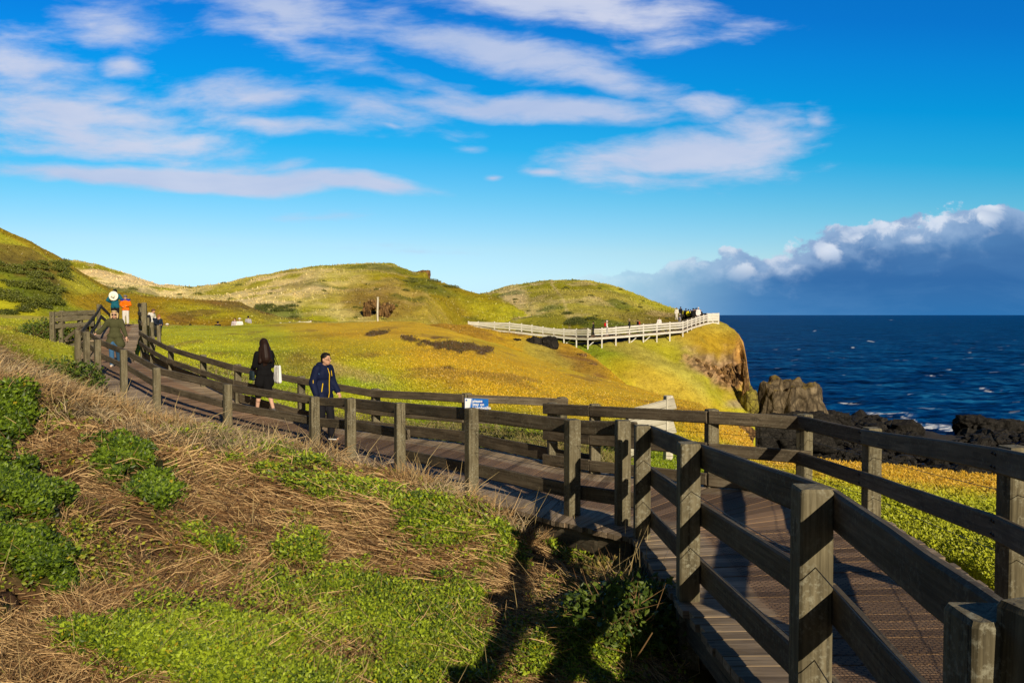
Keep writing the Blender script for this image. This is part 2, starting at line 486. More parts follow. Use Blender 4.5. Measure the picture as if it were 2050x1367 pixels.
o = npmesh('netting', np.array([tuple(v - walk0) for v in V1]), np.array(Q1), M['netwire'], walk, False)

# ---------------------------------------------------------------- fences of the near boardwalk
def pd(top, bot, ang=0, **k): return dict(top=top, bot=bot, ang=ang, **k)
LW = (.30, .66)
near_posts = [pd(LT['0'], -2.6), pd(LT['A'], -2.9), pd(LT['B'], -2.9), pd(LT['C'], -3.0)]
fence('fence', LT['A'] * 1 + Vector((0, 0, -2.2)), 'dark three board timber fence nearest the camera, with stout posts', near_posts, -1, (0, .37, .74), LW, M['post'], M['rail'], group=None, bolts=True)
angs = {'D': .10, 'E': .45, 'F': .52, 'G': .5, 'H': .52, 'I': .55, 'J': .60, 'K': .62, 'L': .66, 'M': .72, 'N': .8, 'O': .8}
mid_posts = [pd(LT[k], dk(k) - (1.0 if k in 'DE' else .75), angs[k]) for k in 'DEFG']
fence('fence', LT['F'] + Vector((0, 0, -1.7)), 'grey wired fence on the near side of the walk, below the small blue sign', mid_posts, -1, (0, .66), (.26, .52), M['post'], M['rail'], pw=.13)
up_posts = [pd(LT[k], dk(k) - .7, angs[k], hide=(k == 'G')) for k in 'GHIJKLMNO']
fence('fence', LT['L'] + Vector((0, 0, -1.7)), 'long two board fence on the near side of the walk, curving up to the left', up_posts, -1, (.0, .36), (), M['post'], M['rail'], pw=.15)
right_posts = [pd(RT['R0'], -2.3, .1), pd(RT['1'], -2.7, .12), pd(RT['2'], -3.2, .12), pd(RT['3'], -3.4, .5)]
fence('fence', RT['2'] + Vector((0, 0, -1.9)), 'dark rail fence on the seaward side of the near walk, rocks behind', right_posts, 1, (0, .40), (.28, .66), M['post'], M['rail'], pw=.135, wdx=-.0, bolts=True)
sea_posts = [pd(RT['3'], -3.4, .5, hide=True), pd(RT['4'], -3.4, .2), pd(RT['5'], -3.4, .15), pd(RT['6'], -3.2, .15)]
fence('fence', RT['5'] + Vector((0, 0, -1.9)), 'short rail fence with an open left end, crossing the corner behind the near posts', sea_posts, 1, (0, .38, .74), (.28, .6), M['post'], M['rail'], pw=.135)
far_posts = [pd(p, p.z - 1.6, .5) for p in FT]
fence('fence', FT[3] + Vector((0, 0, -1.5)), 'long grey two board fence on the grassy far side of the curving walk', far_posts, 1, (.0, .36), (.29, .58), M['post'], M['rail'], pw=.15)

# raised timber side wall that ends the far fence (wide boards, pale end post)
sw0 = PT(1262, 812, 13.0); sw1 = PT(1338, 794, 12.8)
wroot = empty('side_barrier', sw0 + Vector((0, 0, -1.2)), 'pale boarded barrier with wide slanting planks behind the corner posts', 'barrier')
Lw = sw0 + Vector((0, 0, -1.2))
post(wroot, sw1 - Lw + Vector((0, 0, .02)), sw1.z - 1.7 - Lw.z, .13, M['pale'], .3)
post(wroot, sw0 - Lw + Vector((0, .03, -.05)), sw0.z - 1.5 - Lw.z, .13, M['post'], .3)
for k in range(4):
    za = -.10 - .21 * k; zb = -.10 - .205 * k
    beam('plank', sw0 - Lw + Vector((-.06, -.09, za - .05)), sw1 - Lw + Vector((.10, -.09, zb)), .035, .195, M['pale'], wroot, seg=4)

# leaning stub beside the corner post at the lower right
st = PT(2086, 1212, 1.5)
sroot = empty('fence', Vector((st.x, st.y, -2.2)), 'leaning corner post at the extreme lower right with rails added behind to cast shade', 'fence')
post(sroot, st - Vector((st.x, st.y, -2.2)), -.4, .12, M['post'], .25, lean=(.05, 0))
nb = Vector((2.6, .25, st.z - .02)); o_ = Vector((st.x, st.y, -2.2))
for k, z in enumerate((.06, .41, .78)):  # rails and end post added out of view to shade the corner post and deck
    beam('rail', st - o_ + Vector((.05, -.09, -z - .07)), nb - o_ + Vector((0, 0, -z - .07)), .045, .15, M['rail'], sroot, seg=3)
post(sroot, nb - o_ + Vector((0, .09, 0)), -.4, .13, M['post'], .3)

# ---------------------------------------------------------------- upper ramp fences and the side platform
apx = P(197, 609, 33.5); nO = LT['O']
ua = [pd(nO, nO.z - 1.8, .8, hide=True), pd(P(185, 626, 29.5), -2.0, .6), pd(apx, -1.6, .4), pd(P(222, 634, 42), -1.6, .2)]
fence('fence', apx + Vector((0, 0, -1.1)), 'dark steep rails rising to a peak on the left of the upper ramp', ua, -1, (0, .42), (), M['post'], M['rail'], pw=.14)
ub = [pd(P(289, 606, 31), -1.9, .2), pd(P(281, 607, 36), -1.6, .2), pd(P(284, 611, 44), -1.7, .2)]
fence('fence', ub[0]['top'] + Vector((0, 0, -1.1)), 'tall fence posts seen end on at the right of the upper ramp', ub, 1, (0, .35, .7), (), M['post'], M['rail'], pw=.15)
uc = [pd(P(295, 636, 33), -1.9, .2), pd(P(304, 645, 34), -1.9, .2), pd(P(318, 651, 36), -1.9, .2)]
fence('fence', uc[0]['top'] + Vector((0, 0, -1.1)), 'low row of short posts beside the people right of the upper ramp', uc, 1, (.05,), (), M['post'], M['rail'], pw=.15)
pl = P(145, 680, 28.5); pr = empty('side_platform', pl, 'small railed timber platform branching off at the far left', 'platform')
a0, a1 = P(105, 624, 28), P(192, 620, 29.5); b0 = P(124, 622, 30.5)
for q in (a0, P(122, 625, 28.3), P(160, 623, 29), b0): post(pr, q - pl, -1.0, .15, M['post'], .1)
for z in (.0, .16 + .02, .42):
    beam('rail', a0 - pl + Vector((.0, -.10, -z - .09)), a1 - pl + Vector((0, -.10, -z - .09)), .045, .16, M['post'], pr, seg=3)
d0 = P(100, 681, 28) - pl; d1 = P(196, 681, 29.5) - pl
rr = [(Vector((d0.x, d0.y - .1, 0)) + pl, Vector((d0.x - .6, d0.y + 2.0, 0)) + pl, pl.z + d0.z, pl.z + d0.z), (Vector((d1.x, d1.y - .1, 0)) + pl, Vector((d1.x, d1.y + 2.0, 0)) + pl, pl.z + d1.z, pl.z + d1.z)]
for r_ in range(2): rr[r_] = (Vector((rr[r_][0].x, rr[r_][0].y, 0)), Vector((rr[r_][1].x, rr[r_][1].y, 0)), rr[r_][2], rr[r_][3])
planks('deck', rr, M['plank'], pr, pl)
beam('bearer', d0 + Vector((0, -.1, -.16)), d1 + Vector((0, -.1, -.16)), .06, .2, M['post'], pr)
beam('brace', a0 - pl + Vector((.35, .1, -.95)), a0 - pl + Vector((.9, .1, -.5)), .05, .1, M['rail'], pr)
bench = empty('bench', P(137, 655, 29.3), 'dark slatted bench behind the rails of the small side platform', 'bench')
bl = bench.location.copy()
beam('seat', Vector((-.35, 0, .05)), Vector((.75, 0, .05)), .35, .05, M['rail'], bench)
beam('backrest', Vector((-.35, .2, .45)), Vector((.75, .2, .45)), .04, .22, M['rail'], bench)
for x in (-.25, .65): beam('leg', Vector((x, 0, .03)), Vector((x, 0, -.42)), .06, .3, M['rail'], bench, up=Vector((0, 1, 0)))

# ---------------------------------------------------------------- sign on the fence
sg = LT['F'] + Vector((.01, .16, -.10))
sgn = empty('sign', sg, 'small blue and white notice reading please stay on boardwalks, fixed behind a fence post', 'sign')
m_blue = m_plain('sign_blue', (.001, .13, .50), .4, .4, .03, 5); m_white = m_plain('sign_white', (.78, .80, .82), .45, .4, .03, 5)
m_navy = m_plain('sign_deep_blue', (.004, .05, .36), .4, .4, .03, 5)
def flat(name, pts, y, mat, parent):
    V = [(x, y, z) for x, z in pts] + [(x, y + .0025, z) for x, z in pts]; n = len(pts)
    me = bpy.data.meshes.new(name)
    me.from_pydata(V, [], [tuple(range(n)), tuple(range(2 * n - 1, n - 1, -1))] + [(i, i + n, (i + 1) % n + n, (i + 1) % n) for i in range(n)])
    return link(name, me, mat, parent)
w_, h_ = .285, .235; x0 = -.10; z0 = -.03
flat('plate', [(x0, z0), (x0 + w_, z0 - .012), (x0 + w_, z0 + h_ - .012), (x0, z0 + h_)], 0, m_blue, sgn)
flat('band', [(x0 + .003, z0 + .003), (x0 + .033, z0 + .003), (x0 + .083, z0 + h_ - .006), (x0 + .003, z0 + h_ - .003)], -.003, m_white, sgn)
flat('stripe', [(x0 + .040, z0 + .003), (x0 + .043, z0 + .003), (x0 + .092, z0 + h_ - .007), (x0 + .089, z0 + h_ - .007)], -.003, m_white, sgn)
flat('emblem', [(x0 + .021 + .011 * math.cos(k * math.pi / 5), z0 + h_ - .026 + .010 * math.sin(k * math.pi / 5)) for k in range(10)], -.006, m_blue, sgn)
flat('figure', [(x0 + .205 + .022 * math.cos(k * math.pi / 5), z0 + h_ - .06 + .03 * math.sin(k * math.pi / 5)) for k in range(10)], -.002, m_navy, sgn)
for k, tx in enumerate(('please', 'stay on', 'boardwalks')):
    cu = bpy.data.curves.new('lettering', 'FONT'); cu.body = tx; cu.size = .048; cu.extrude = .0006; cu.offset = .0012
    tf = bpy.data.objects.new('t', cu); COL.objects.link(tf); dgr = bpy.context.evaluated_depsgraph_get()
    tm = bpy.data.meshes.new_from_object(tf.evaluated_get(dgr)); bpy.data.objects.remove(tf); tm.name = 'lettering'
    to = link('lettering', tm, m_white, sgn); to.location = (x0 + .094, -.0035, z0 + h_ - .052 - .0405 * k); to.rotation_euler = (math.pi / 2, 0, 0)

# marker pole on the green crest
pp = P(756, 646, 64); top = P(756.5, 596, 64)
pole = empty('marker_pole', pp, 'tall pale wooden marker pole standing on the green crest', 'pole')
Acc().add(tube_data([Vector((0, 0, -.5)), Vector((0, 0, .8)), top - pp], [.085, .08, .07], 8)).build('shaft', M['pale'], pole, True)
beam('cap', top - pp + Vector((0, 0, -.01)), top - pp + Vector((0, 0, .05)), .17, .17, M['pale'], pole, up=Vector((0, 1, 0)))

# ---------------------------------------------------------------- near terrain: thin plate spline through surveyed points
ctrl = []
def c_(px, py, d, dz=0): 
    v = PT(px, py, d); ctrl.append((v.x, v.y, v.z + dz))
for k, y in dict(E=1080, F=990, G=952, H=915, I=900, J=872, K=842, L=820, M=800, N=782, O=764).items():
    c_(LP[k][0], y, LP[k][2] - .1)
for q in [(0, 762, 11), (-300, 700, 12), (150, 830, 11), (300, 880, 10.6), (150, 1000, 7.7), (0, 1000, 6.4), (0, 1367, 3.9), (-400, 1367, 3.9),
          (-500, 1000, 6.5), (500, 1367, 4.3), (500, 1100, 6.6), (500, 950, 9.3), (300, 1100, 6.4), (700, 1000, 8.2), (850, 1100, 7.0),
          (1000, 1367, 4.75), (1000, 1180, 6.4), (1050, 1050, 7.7), (1150, 1180, 6.0), (1260, 1240, 5.2), (1300, 1367, 4.4), (1340, 1170, 5.6),
          (60, 722, 22), (0, 700, 19), (100, 690, 26), (-300, 640, 24), (150, 700, 24.5), (110, 765, 19.5), (50, 735, 16),
          (700, 868, 16.5), (850, 868, 15.5), (600, 848, 17.5), (480, 800, 19.5), (400, 768, 21.2), (340, 735, 24), (300, 712, 29), (1000, 880, 14.2), (1050, 890, 13.2),
          (1180, 900, 12.8), (1300, 915, 13.5), (1240, 915, 13), (1400, 960, 10.4), (1450, 900, 13.5), (1650, 1015, 8.8), (1560, 930, 12), (1700, 970, 10), (2000, 1130, 5.7), (2050, 1100, 6.2),
          (2300, 1150, 5.5), (1650, 922, 14.2), (1800, 936, 13.4), (2050, 963, 11.8), (2400, 1000, 10)]: c_(*q)
for v in [(1.1, 3.3, -2.55), (2.0, 5.0, -2.6), (1.0, 1.5, -2.3), (2.6, 2.0, -2.2), (0.0, 1.6, -2.1), (-2.0, 1.5, -1.95), (2.2, 7.6, -2.7), (.9, 10.0, -2.75), (-1.6, 12.6, -2.8), (-4.6, 16.8, -2.75), (-8.2, 20.6, -2.3), (-11.2, 25.0, -2.1), (-14.0, 28.6, -1.75), (-15.5, 32.0, -1.5), (-17, 36, -1.2), (-15, 33, -1.5), (-18, 40, -1.1), (-24, 40, -.4), (-9, 30, -1.5), (-6, 30, -1.55)]:
    ctrl.append(v)
ctrl = np.array(ctrl)
def _k(r2): return np.where(r2 > 1e-9, r2 * np.log(np.maximum(r2, 1e-9)) * .5, 0)
_n = len(ctrl)
_r2 = ((ctrl[:, None, :2] - ctrl[None, :, :2]) ** 2).sum(-1)
_A = np.zeros((_n + 3, _n + 3)); _A[:_n, :_n] = _k(_r2) + np.eye(_n) * .25
_A[:_n, _n] = 1; _A[:_n, _n + 1:] = ctrl[:, :2]; _A[_n, :_n] = 1; _A[_n + 1:, :_n] = ctrl[:, :2].T
_w = np.linalg.solve(_A, np.concatenate([ctrl[:, 2], np.zeros(3)]))
def tps(x, y):
    x = np.asarray(x, float); y = np.asarray(y, float); sh = x.shape; x = x.ravel(); y = y.ravel(); out = np.empty(x.size)
    for i in range(0, x.size, 20000):
        xs = x[i:i + 20000]; ys = y[i:i + 20000]
        r2 = (xs[:, None] - ctrl[None, :, 0]) ** 2 + (ys[:, None] - ctrl[None, :, 1]) ** 2
        out[i:i + 20000] = _k(r2) @ _w[:_n] + _w[_n] + xs * _w[_n + 1] + ys * _w[_n + 2]
    return out.reshape(sh)

near_poly = [xy(LT[k]) for k in '0ABCDEFGHIJKLMNO'] + [xy(P(185, 626, 29.5)), xy(apx), xy(P(205, 650, 42))]
def fence_side(x, y):
    """signed distance to the near fence line, positive on the bank side"""
    best = np.full(np.shape(x), 1e9); sg_ = np.ones(np.shape(x))
    for a, b in zip(near_poly[:-1], near_poly[1:]):
        dx, dy = b.x - a.x, b.y - a.y; L2 = dx * dx + dy * dy
        t = np.clip(((x - a.x) * dx + (y - a.y) * dy) / L2, 0, 1)
        d = np.hypot(x - a.x - t * dx, y - a.y - t * dy); s_ = dx * (y - a.y) - dy * (x - a.x)
        m = d < best - 1e-9; best = np.where(m, d, best); sg_ = np.where(m, np.sign(s_), sg_)
    return best * sg_

def tab(px, pts):
    xs = [p[0] for p in pts]; return np.interp(px, xs, [p[1][0] for p in pts]), np.interp(px, xs, [p[1][1] for p in pts])
def zy(px, py, d):
    a = (px - CX) / F; b = (CY - py) / F
    return d * (-sp + b * cp) / (cp + b * sp)
def xd(px, d, z):
    """x of pixel column at depth d, height z"""
    return (px - CX) / F * (d * cp - z * sp)

def blot(px, py, cx, cy, rx, ry, ang=0, soft=.35, seed=0, nz=.5, sc=.02):
    c, s_ = math.cos(ang), math.sin(ang); dx = px - cx; dy = py - cy
    r = np.sqrt(((dx * c + dy * s_) / rx) ** 2 + ((-dx * s_ + dy * c) / ry) ** 2)
    r = r + (fbm(px * sc, py * sc * 1.5, seed, 3) - .5) * nz * 2
    return sstep(1 + soft, 1 - soft, r)

# ---- colours of the ground (albedo)
GREEN = np.array((.225, .285, .013)); YGREEN = np.array((.345, .335, .017)); OCHRE = np.array((.45, .29, .018)); ORANGE = np.array((.43, .255, .028))
BROWN = np.array((.145, .075, .03)); STRAWC = np.array((.30, .215, .10)); SOIL = np.array((.125, .070, .036)); DKGREEN = np.array((.05, .085, .012)); PALE = np.array((.66, .53, .28)); OLIVE = np.array((.31, .275, .050))

DARKP = [(14, 850, 52, 74, .5), (48, 995, 92, 58, .55), (46, 1122, 88, 38, .5), (270, 955, 92, 46, .6), (10, 1215, 34, 30, .3)]
LIGHTP = [(540, 930, 170, 40, .42), (885, 1060, 145, 70, .5), (690, 1280, 320, 120, .0), (440, 1340, 270, 75, .1), (425, 1088, 58, 26, .5), (600, 1110, 50, 40, .8), (720, 985, 80, 24, .5), (1150, 1110, 60, 40, .2), (1240, 1280, 130, 75, -.9), (1000, 1340, 120, 60, 0), (1130, 1250, 80, 60, .1), (860, 1215, 110, 50, .0)]
SOILP = [(170, 970, 55, 28, .7), (255, 1055, 80, 34, .55), (60, 1205, 80, 36, .1), (410, 1020, 26, 14, .4), (330, 1120, 60, 20, .5), (730, 1040, 30, 18, 0)]
def patchmask(px, py, L, seed, nz=.45):
    m = np.zeros(np.shape(px))
    for i, p in enumerate(L): m = np.maximum(m, blot(px, py, *p[:4], ang=p[4], soft=.12, seed=seed + i, nz=nz, sc=.022))
    return m

# ---- sheet A: the ground from under the camera to the green crest and down behind it
pxs = np.arange(-900, 2951, 5.0)
r_c, y_c = tab(pxs, [(-900, (40, 610)), (-200, (40, 630)), (0, (40, 640)), (150, (44, 645)), (300, (52, 653)), (450, (58, 655)), (600, (61, 646)), (700, (62, 643)), (760, (62, 642.5)), (830, (61, 646)),
      (900, (58, 660)), (960, (55, 678)), (1000, (53, 692)), (1100, (49, 727)), (1180, (46, 752)), (1300, (41, 784)), (1400, (37, 808)), (1450, (32, 838)), (1490, (28, 868)), (1515, (23, 895)), (1560, (18, 912)),
      (1650, (15.4, 921)), (1800, (14.7, 935)), (2050, (13.0, 962)), (2950, (9.5, 1065))])
d0 = np.interp(pxs, [-900, 0, 300, 500, 900, 1100, 1300, 1450, 1560, 1700, 2050, 2950], [27, 27, 31, 22, 17.5, 15.5, 15, 14, 12.5, 12.5, 11.5, 8.5])
nN, nM, nB = 230, 110, 50
rows = []
for t in np.linspace(0, 1, nN): rows.append(('n', t))
def build_A():
    X = []; Y = []; Z = []
    zc = zy(pxs, y_c, r_c)
    dn = .75
    x_d0 = xd(pxs, d0, np.full_like(pxs, -2.0)); z0 = tps(x_d0, d0)
    for t in np.linspace(0, 1, nN):
        d = dn * (d0 / dn) ** t; x = xd(pxs, d, np.full_like(pxs, -1.9)); z = tps(x, d)
        X.append(x); Y.append(d); Z.append(z)
    k = np.interp(pxs, [0, 300, 1000, 1300, 1500, 2950], [1, .8, .8, .55, .35, .2])
    for t in np.linspace(0, 1, nM + 1)[1:]:
        d = d0 + (r_c - d0) * t ** 1.25; tt = t ** 1.25
        s1 = np.sin(tt * np.pi / 2); s_ = k * s1 + (1 - k) * tt
        z = z0 + (zc - z0) * s_
        X.append(xd(pxs, d, z)); Y.append(d); Z.append(z)
    # beyond the crest
    right = sstep(930, 1120, pxs)
    g1 = np.interp(pxs, [-900, 300, 900, 1100, 1500, 1650, 2950], [25, 25, 20, 18, 10, 7, 6]); f1 = np.interp(pxs, [-900, 100, 300, 850, 1000, 1200, 1500, 1650, 2950], [.4, .4, -.6, -1.2, -5, -9, -8, -5, -5])
    d2 = np.interp(pxs, [-900, 900, 1100, 1300, 1500, 1650, 2950], [120, 120, 90, 66, 58, 46, 40]); z2 = np.interp(pxs, [-900, 300, 800, 950, 1100, 1300, 2950], [1, -1.5, -2.5, -6, -13, -21.3, -21.3])
    d3 = np.interp(pxs, [-900, 1100, 1500, 1600, 1700, 1850, 2050, 2950], [170, 170, 118, 130, 150, 150, 138, 138]); z3 = np.interp(pxs, [-900, 800, 1100, 2950], [0, -3, -21.4, -22.3])
    d4 = d3 + 40; z4 = np.where(pxs > 1000, -26.0, z3 - 2)
    pz, pdp = zc, r_c
    for (dd, zz, n) in ((r_c + g1, zc + f1, 22), (d2, z2, 22), (d3, z3, 20), (d4, z4, 6)):
        dd = np.maximum(dd, pdp + 1)
        for t in np.linspace(0, 1, n + 1)[1:]:
            d = pdp + (dd - pdp) * t; s_ = t * t * (3 - 2 * t) if n == 22 else t
            if pz is zc: s_ = t ** 1.6
            z = pz + (zz - pz) * s_
            X.append(xd(pxs, d, z)); Y.append(d); Z.append(z)
        pz, pdp = zz, dd
    return np.array(X), np.array(Y), np.array(Z)
AX, AY, AZ = build_A()
fsd = fence_side(AX, AY)
bankm = sstep(-.2, .8, fsd) * sstep(33, 26, AY)
amp = .05 + .05 * bankm
AZ = AZ + amp * (fbm(AX * 1.6, AY * 1.6, 3, 4) - .5) * 2 * sstep(40, 8, AY) + (fbm(AX * .25, AY * .25, 5, 4) - .5) * np.interp(AY, [14, 25, 60, 90], [.0, .35, .55, 2.0])
apx_, apy_ = proj(AX, AY, AZ)
# hummock the leafy mats upward
dm = patchmask(apx_, apy_, DARKP, 40) * bankm; lm = patchmask(apx_, apy_, LIGHTP, 60, .6) * bankm; sm = patchmask(apx_, apy_, SOILP, 80, .5) * bankm
AZ = AZ + dm * .10 + lm * .04 - sm * .05
def grid_quads(nr, nc):
    i = np.arange(nr - 1)[:, None] * nc + np.arange(nc - 1)[None, :]
    return np.stack([i, i + 1, i + 1 + nc, i + nc], -1).reshape(-1, 4)

def colour_A(px, py, x, y, fs):
    n = fbm(x * .35, y * .35, 21, 4); n2 = fbm(x * 1.3, y * 1.3, 22, 3)
    c = np.broadcast_to(GREEN, px.shape + (3,)).copy()
    c = mixc(c, YGREEN, .8 * sstep(.40, .78, n * .5 + .5 * sstep(840, 680, py)))
    pt = fbm(x * .22, y * .14, 23, 4); c = mixc(c, c * np.array((.72, .74, .8)), sstep(.50, .64, pt)); c = mixc(c, OCHRE, .25 * sstep(.52, .66, fbm(x * .16, y * .10, 24, 4)) * sstep(400, 800, px))
    och = np.maximum(blot(px, py, 1000, 745, 330, 75, .22, .6, 91, .4, .008), blot(px, py, 800, 660, 230, 24, .05, .5, 92, .3, .01))
    och = np.maximum(och, blot(px, py, 1330, 800, 260, 60, .3, .6, 99, .4, .01))
    c = mixc(c, OCHRE * np.array((1.02, .93, 1)), och * .78)
    DB = np.array((.060, .036, .018)); c = mixc(c, DB, .9 * blot(px, py, 905, 692, 62, 8, .10, .25, 93, 1.1, .05)); c = mixc(c, DB, .9 * blot(px, py, 842, 683, 30, 6, .2, .25, 94, 1.1, .05)); c = mixc(c, DB, .85 * blot(px, py, 750, 667, 24, 4, -.15, .25, 95, 1.1, .05)); c = mixc(c, DB, .8 * blot(px, py, 878, 676, 14, 2.5, 0, .3, 98, .9, .06)); c = mixc(c, DB, .7 * np.maximum(blot(px, py, 892, 735, 12, 3, .1, .3, 105, .9, .06), blot(px, py, 960, 707, 14, 3, .1, .3, 106, .9, .06)))
    c = mixc(c, BROWN, .5 * blot(px, py, 615, 735, 45, 20, .3, .6, 96, .8, .03)); c = mixc(c, STRAWC, .6 * blot(px, py, 700, 745, 60, 14, .3, .6, 97, .8, .03))
    c = mixc(c, BROWN, .5 * sstep(.62, .72, fbm(x * .5, y * .25, 31, 4)) * sstep(18, 30, y))
    # seaward slope, orange towards the lip
    lip = np.interp(px, [1380, 1480, 1560, 1650, 1800, 2050, 2900], [835, 868, 912, 921, 935, 962, 1065])
    lm_ = sstep(1380, 1480, px)
    c = c * (1 - lm_[..., None]) + lm_[..., None] * mixc(mixc(np.broadcast_to(np.array((.28, .31, .014)), c.shape), YGREEN, .4 * n), ORANGE, .9 * sstep(62, 8, py - lip + (n2 - .5) * 30))
    # behind the crest: browner turf, then rock
    far = sstep(0, 6, y - np.interp(px, pxs, r_c))
    c = mixc(c, OLIVE, far); c = mixc(c, (.035, .03, .026), far * sstep(1250, 1400, px))
    # the bank
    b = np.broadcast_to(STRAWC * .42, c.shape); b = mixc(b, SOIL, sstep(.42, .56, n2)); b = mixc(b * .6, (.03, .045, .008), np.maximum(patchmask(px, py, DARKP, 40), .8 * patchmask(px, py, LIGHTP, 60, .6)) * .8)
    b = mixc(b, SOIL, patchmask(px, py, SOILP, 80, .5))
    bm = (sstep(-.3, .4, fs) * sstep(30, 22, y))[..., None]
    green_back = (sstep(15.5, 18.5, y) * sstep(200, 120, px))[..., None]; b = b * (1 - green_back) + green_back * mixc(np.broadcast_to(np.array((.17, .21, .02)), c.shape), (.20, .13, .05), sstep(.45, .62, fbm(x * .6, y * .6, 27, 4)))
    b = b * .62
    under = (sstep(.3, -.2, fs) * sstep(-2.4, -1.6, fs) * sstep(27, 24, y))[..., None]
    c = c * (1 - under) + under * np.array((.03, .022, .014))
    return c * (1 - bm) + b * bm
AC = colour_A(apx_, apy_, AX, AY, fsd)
# the ground never rises through the boards of the walk
for rg_ in (deck_near, rungs2, rungs3, rungs4):
    for (a0_, b0_, za0_, zb0_), (a1_, b1_, za1_, zb1_) in zip(rg_[:-1], rg_[1:]):
        e0_ = (b0_ - a0_).normalized() * .25; e1_ = (b1_ - a1_).normalized() * .25; f_ = ((a1_ + b1_) - (a0_ + b0_))
        f_ = f_.normalized() * .15 if f_.length > .01 else Vector((0, 0, 0))
        poly_ = [a0_ - e0_ * .25 - f_, b0_ + e0_ - f_, b1_ + e1_ + f_, a1_ - e1_ * .25 + f_]; ia = np.ones(AX.shape, bool); ib = np.ones(AX.shape, bool)
        for u_, v_ in zip(poly_, poly_[1:] + poly_[:1]):
            s_ = (v_.x - u_.x) * (AY - u_.y) - (v_.y - u_.y) * (AX - u_.x); ia &= s_ >= 0; ib &= s_ <= 0
        AZ = np.where(ia | ib, np.minimum(AZ, min(za0_, zb0_, za1_, zb1_) - .22), AZ)
AV = np.stack([AX, AY, AZ], -1)
split = nN - 1
nc = len(pxs)
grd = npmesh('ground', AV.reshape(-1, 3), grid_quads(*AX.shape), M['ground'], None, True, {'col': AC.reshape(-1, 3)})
tag(grd, kind='structure')
def ground_z(x, y):
    """height of the finished ground near the walk"""
    x = np.atleast_1d(np.asarray(x, float)); y = np.atleast_1d(np.asarray(y, float))
    px = CX + F * x / (y * cp + 1.9 * sp)
    j = np.clip((px - pxs[0]) / 5.0, 0, nc - 1.001); out = np.empty(len(x))
    for i in range(len(x)):
        a = int(j[i]); f = j[i] - a; yy = AY[:, a] * (1 - f) + AY[:, a + 1] * f; zz = AZ[:, a] * (1 - f) + AZ[:, a + 1] * f
        out[i] = np.interp(y[i], yy, zz)
    return out

# ---- hills behind, each a lofted sheet: crest line plus foot line
def sheet(name, crest, foot, back, px0, px1, step, nrow, bulge, amp, nsc, colfn, mat, seed, label=None):
    px = np.arange(px0, px1 + .1, step)
    rc, yc = tab(px, crest); zc = zy(px, yc, rc)
    df = np.interp(px, [f[0] for f in foot], [f[1] for f in foot]); zf = np.interp(px, [f[0] for f in foot], [f[2] for f in foot])
    X = []; Y = []; Z = []; T = []
    for t in np.linspace(0, 1, nrow):
        d = df + (rc - df) * t; s_ = (1 - bulge) * t + bulge * np.sin(t * np.pi / 2)
        z = zf + (zc - zf) * s_; X.append(xd(px, d, z)); Y.append(d); Z.append(z); T.append(np.full_like(px, t))
    for t in np.linspace(0, 1, 14)[1:]:
        d = rc + back[0] * t; z = zc + (back[1](px) if callable(back[1]) else back[1]) * t ** 1.5
        X.append(xd(px, d, z)); Y.append(d); Z.append(z); T.append(np.full_like(px, 1 + t))
    X = np.array(X); Y = np.array(Y); Z = np.array(Z); T = np.array(T)
    fade = 1 - .85 * np.exp(-((T - 1) / .10) ** 2)
    Z = Z + (fbm(X / nsc, Y / nsc, seed, 5) - .5) * 2 * amp * fade + (fbm(X / nsc * 5, Y / nsc * 5, seed + 9, 3) - .5) * amp * .55
    if name == 'headland':
        qx, qy = proj(X, Y, Z)
        ck = np.maximum(blot(qx, qy, 1480, 742, 26, 56, -.1, .5, 87, .4, .03), .6 * blot(qx, qy, 1435, 745, 50, 24, .55, .5, 86, .7, .03)) * sstep(1506, 1496, qx) * np.clip(2 * (1.02 - T), 0, 1)
        rid = (fbm(qx * .10, Z * .35, 211, 4) - .5) * 3.6 + (np.abs(fbm(qx * .22 + Z * .1, Z * .9, 213, 4) - .5)) * 3.5 - .4
        Y = Y - ck * np.clip(rid, -1.5, 2.2); X = xd(px[None, :] * np.ones_like(Y), Y, Z)
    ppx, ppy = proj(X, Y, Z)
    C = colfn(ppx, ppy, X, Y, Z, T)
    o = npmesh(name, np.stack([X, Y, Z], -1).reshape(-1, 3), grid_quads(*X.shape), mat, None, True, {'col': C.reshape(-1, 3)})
    tag(o, label, kind='structure')
    return np.stack([X, Y, Z], -1), C, T

def col_B(px, py, x, y, z, t):                                   # near left hill
    n = fbm(x * .12, y * .12, 51, 4)
    c = mixc(np.broadcast_to(np.array((.34, .32, .03)), px.shape + (3,)), YGREEN * .9, sstep(.4, .65, n))
    c = mixc(c, OCHRE * .62, sstep(.25, .65, blot(px, py, 330, 618, 190, 26, .12, .5, 53, .5, .012)) * .9)
    c = mixc(c, BROWN, .75 * blot(px, py, 470, 615, 80, 14, .2, .5, 54, .7, .02)); c = mixc(c, DKGREEN * 1.2, .8 * blot(px, py, 60, 565, 95, 42, .55, .4, 55, .6, .02))
    c = mixc(c, YGREEN, .7 * blot(px, py, 420, 625, 80, 16, .1, .5, 56, .5, .02)); c = mixc(c, BROWN * .9, .6 * sstep(.6, .7, fbm(x * .3, y * .3, 57, 3)))
    c = mixc(c, OCHRE * .55, .7 * sstep(.06, 0, np.abs(py - np.interp(px, [0, 130, 225], [457, 524, 582])) / 100 - .05))
    return c
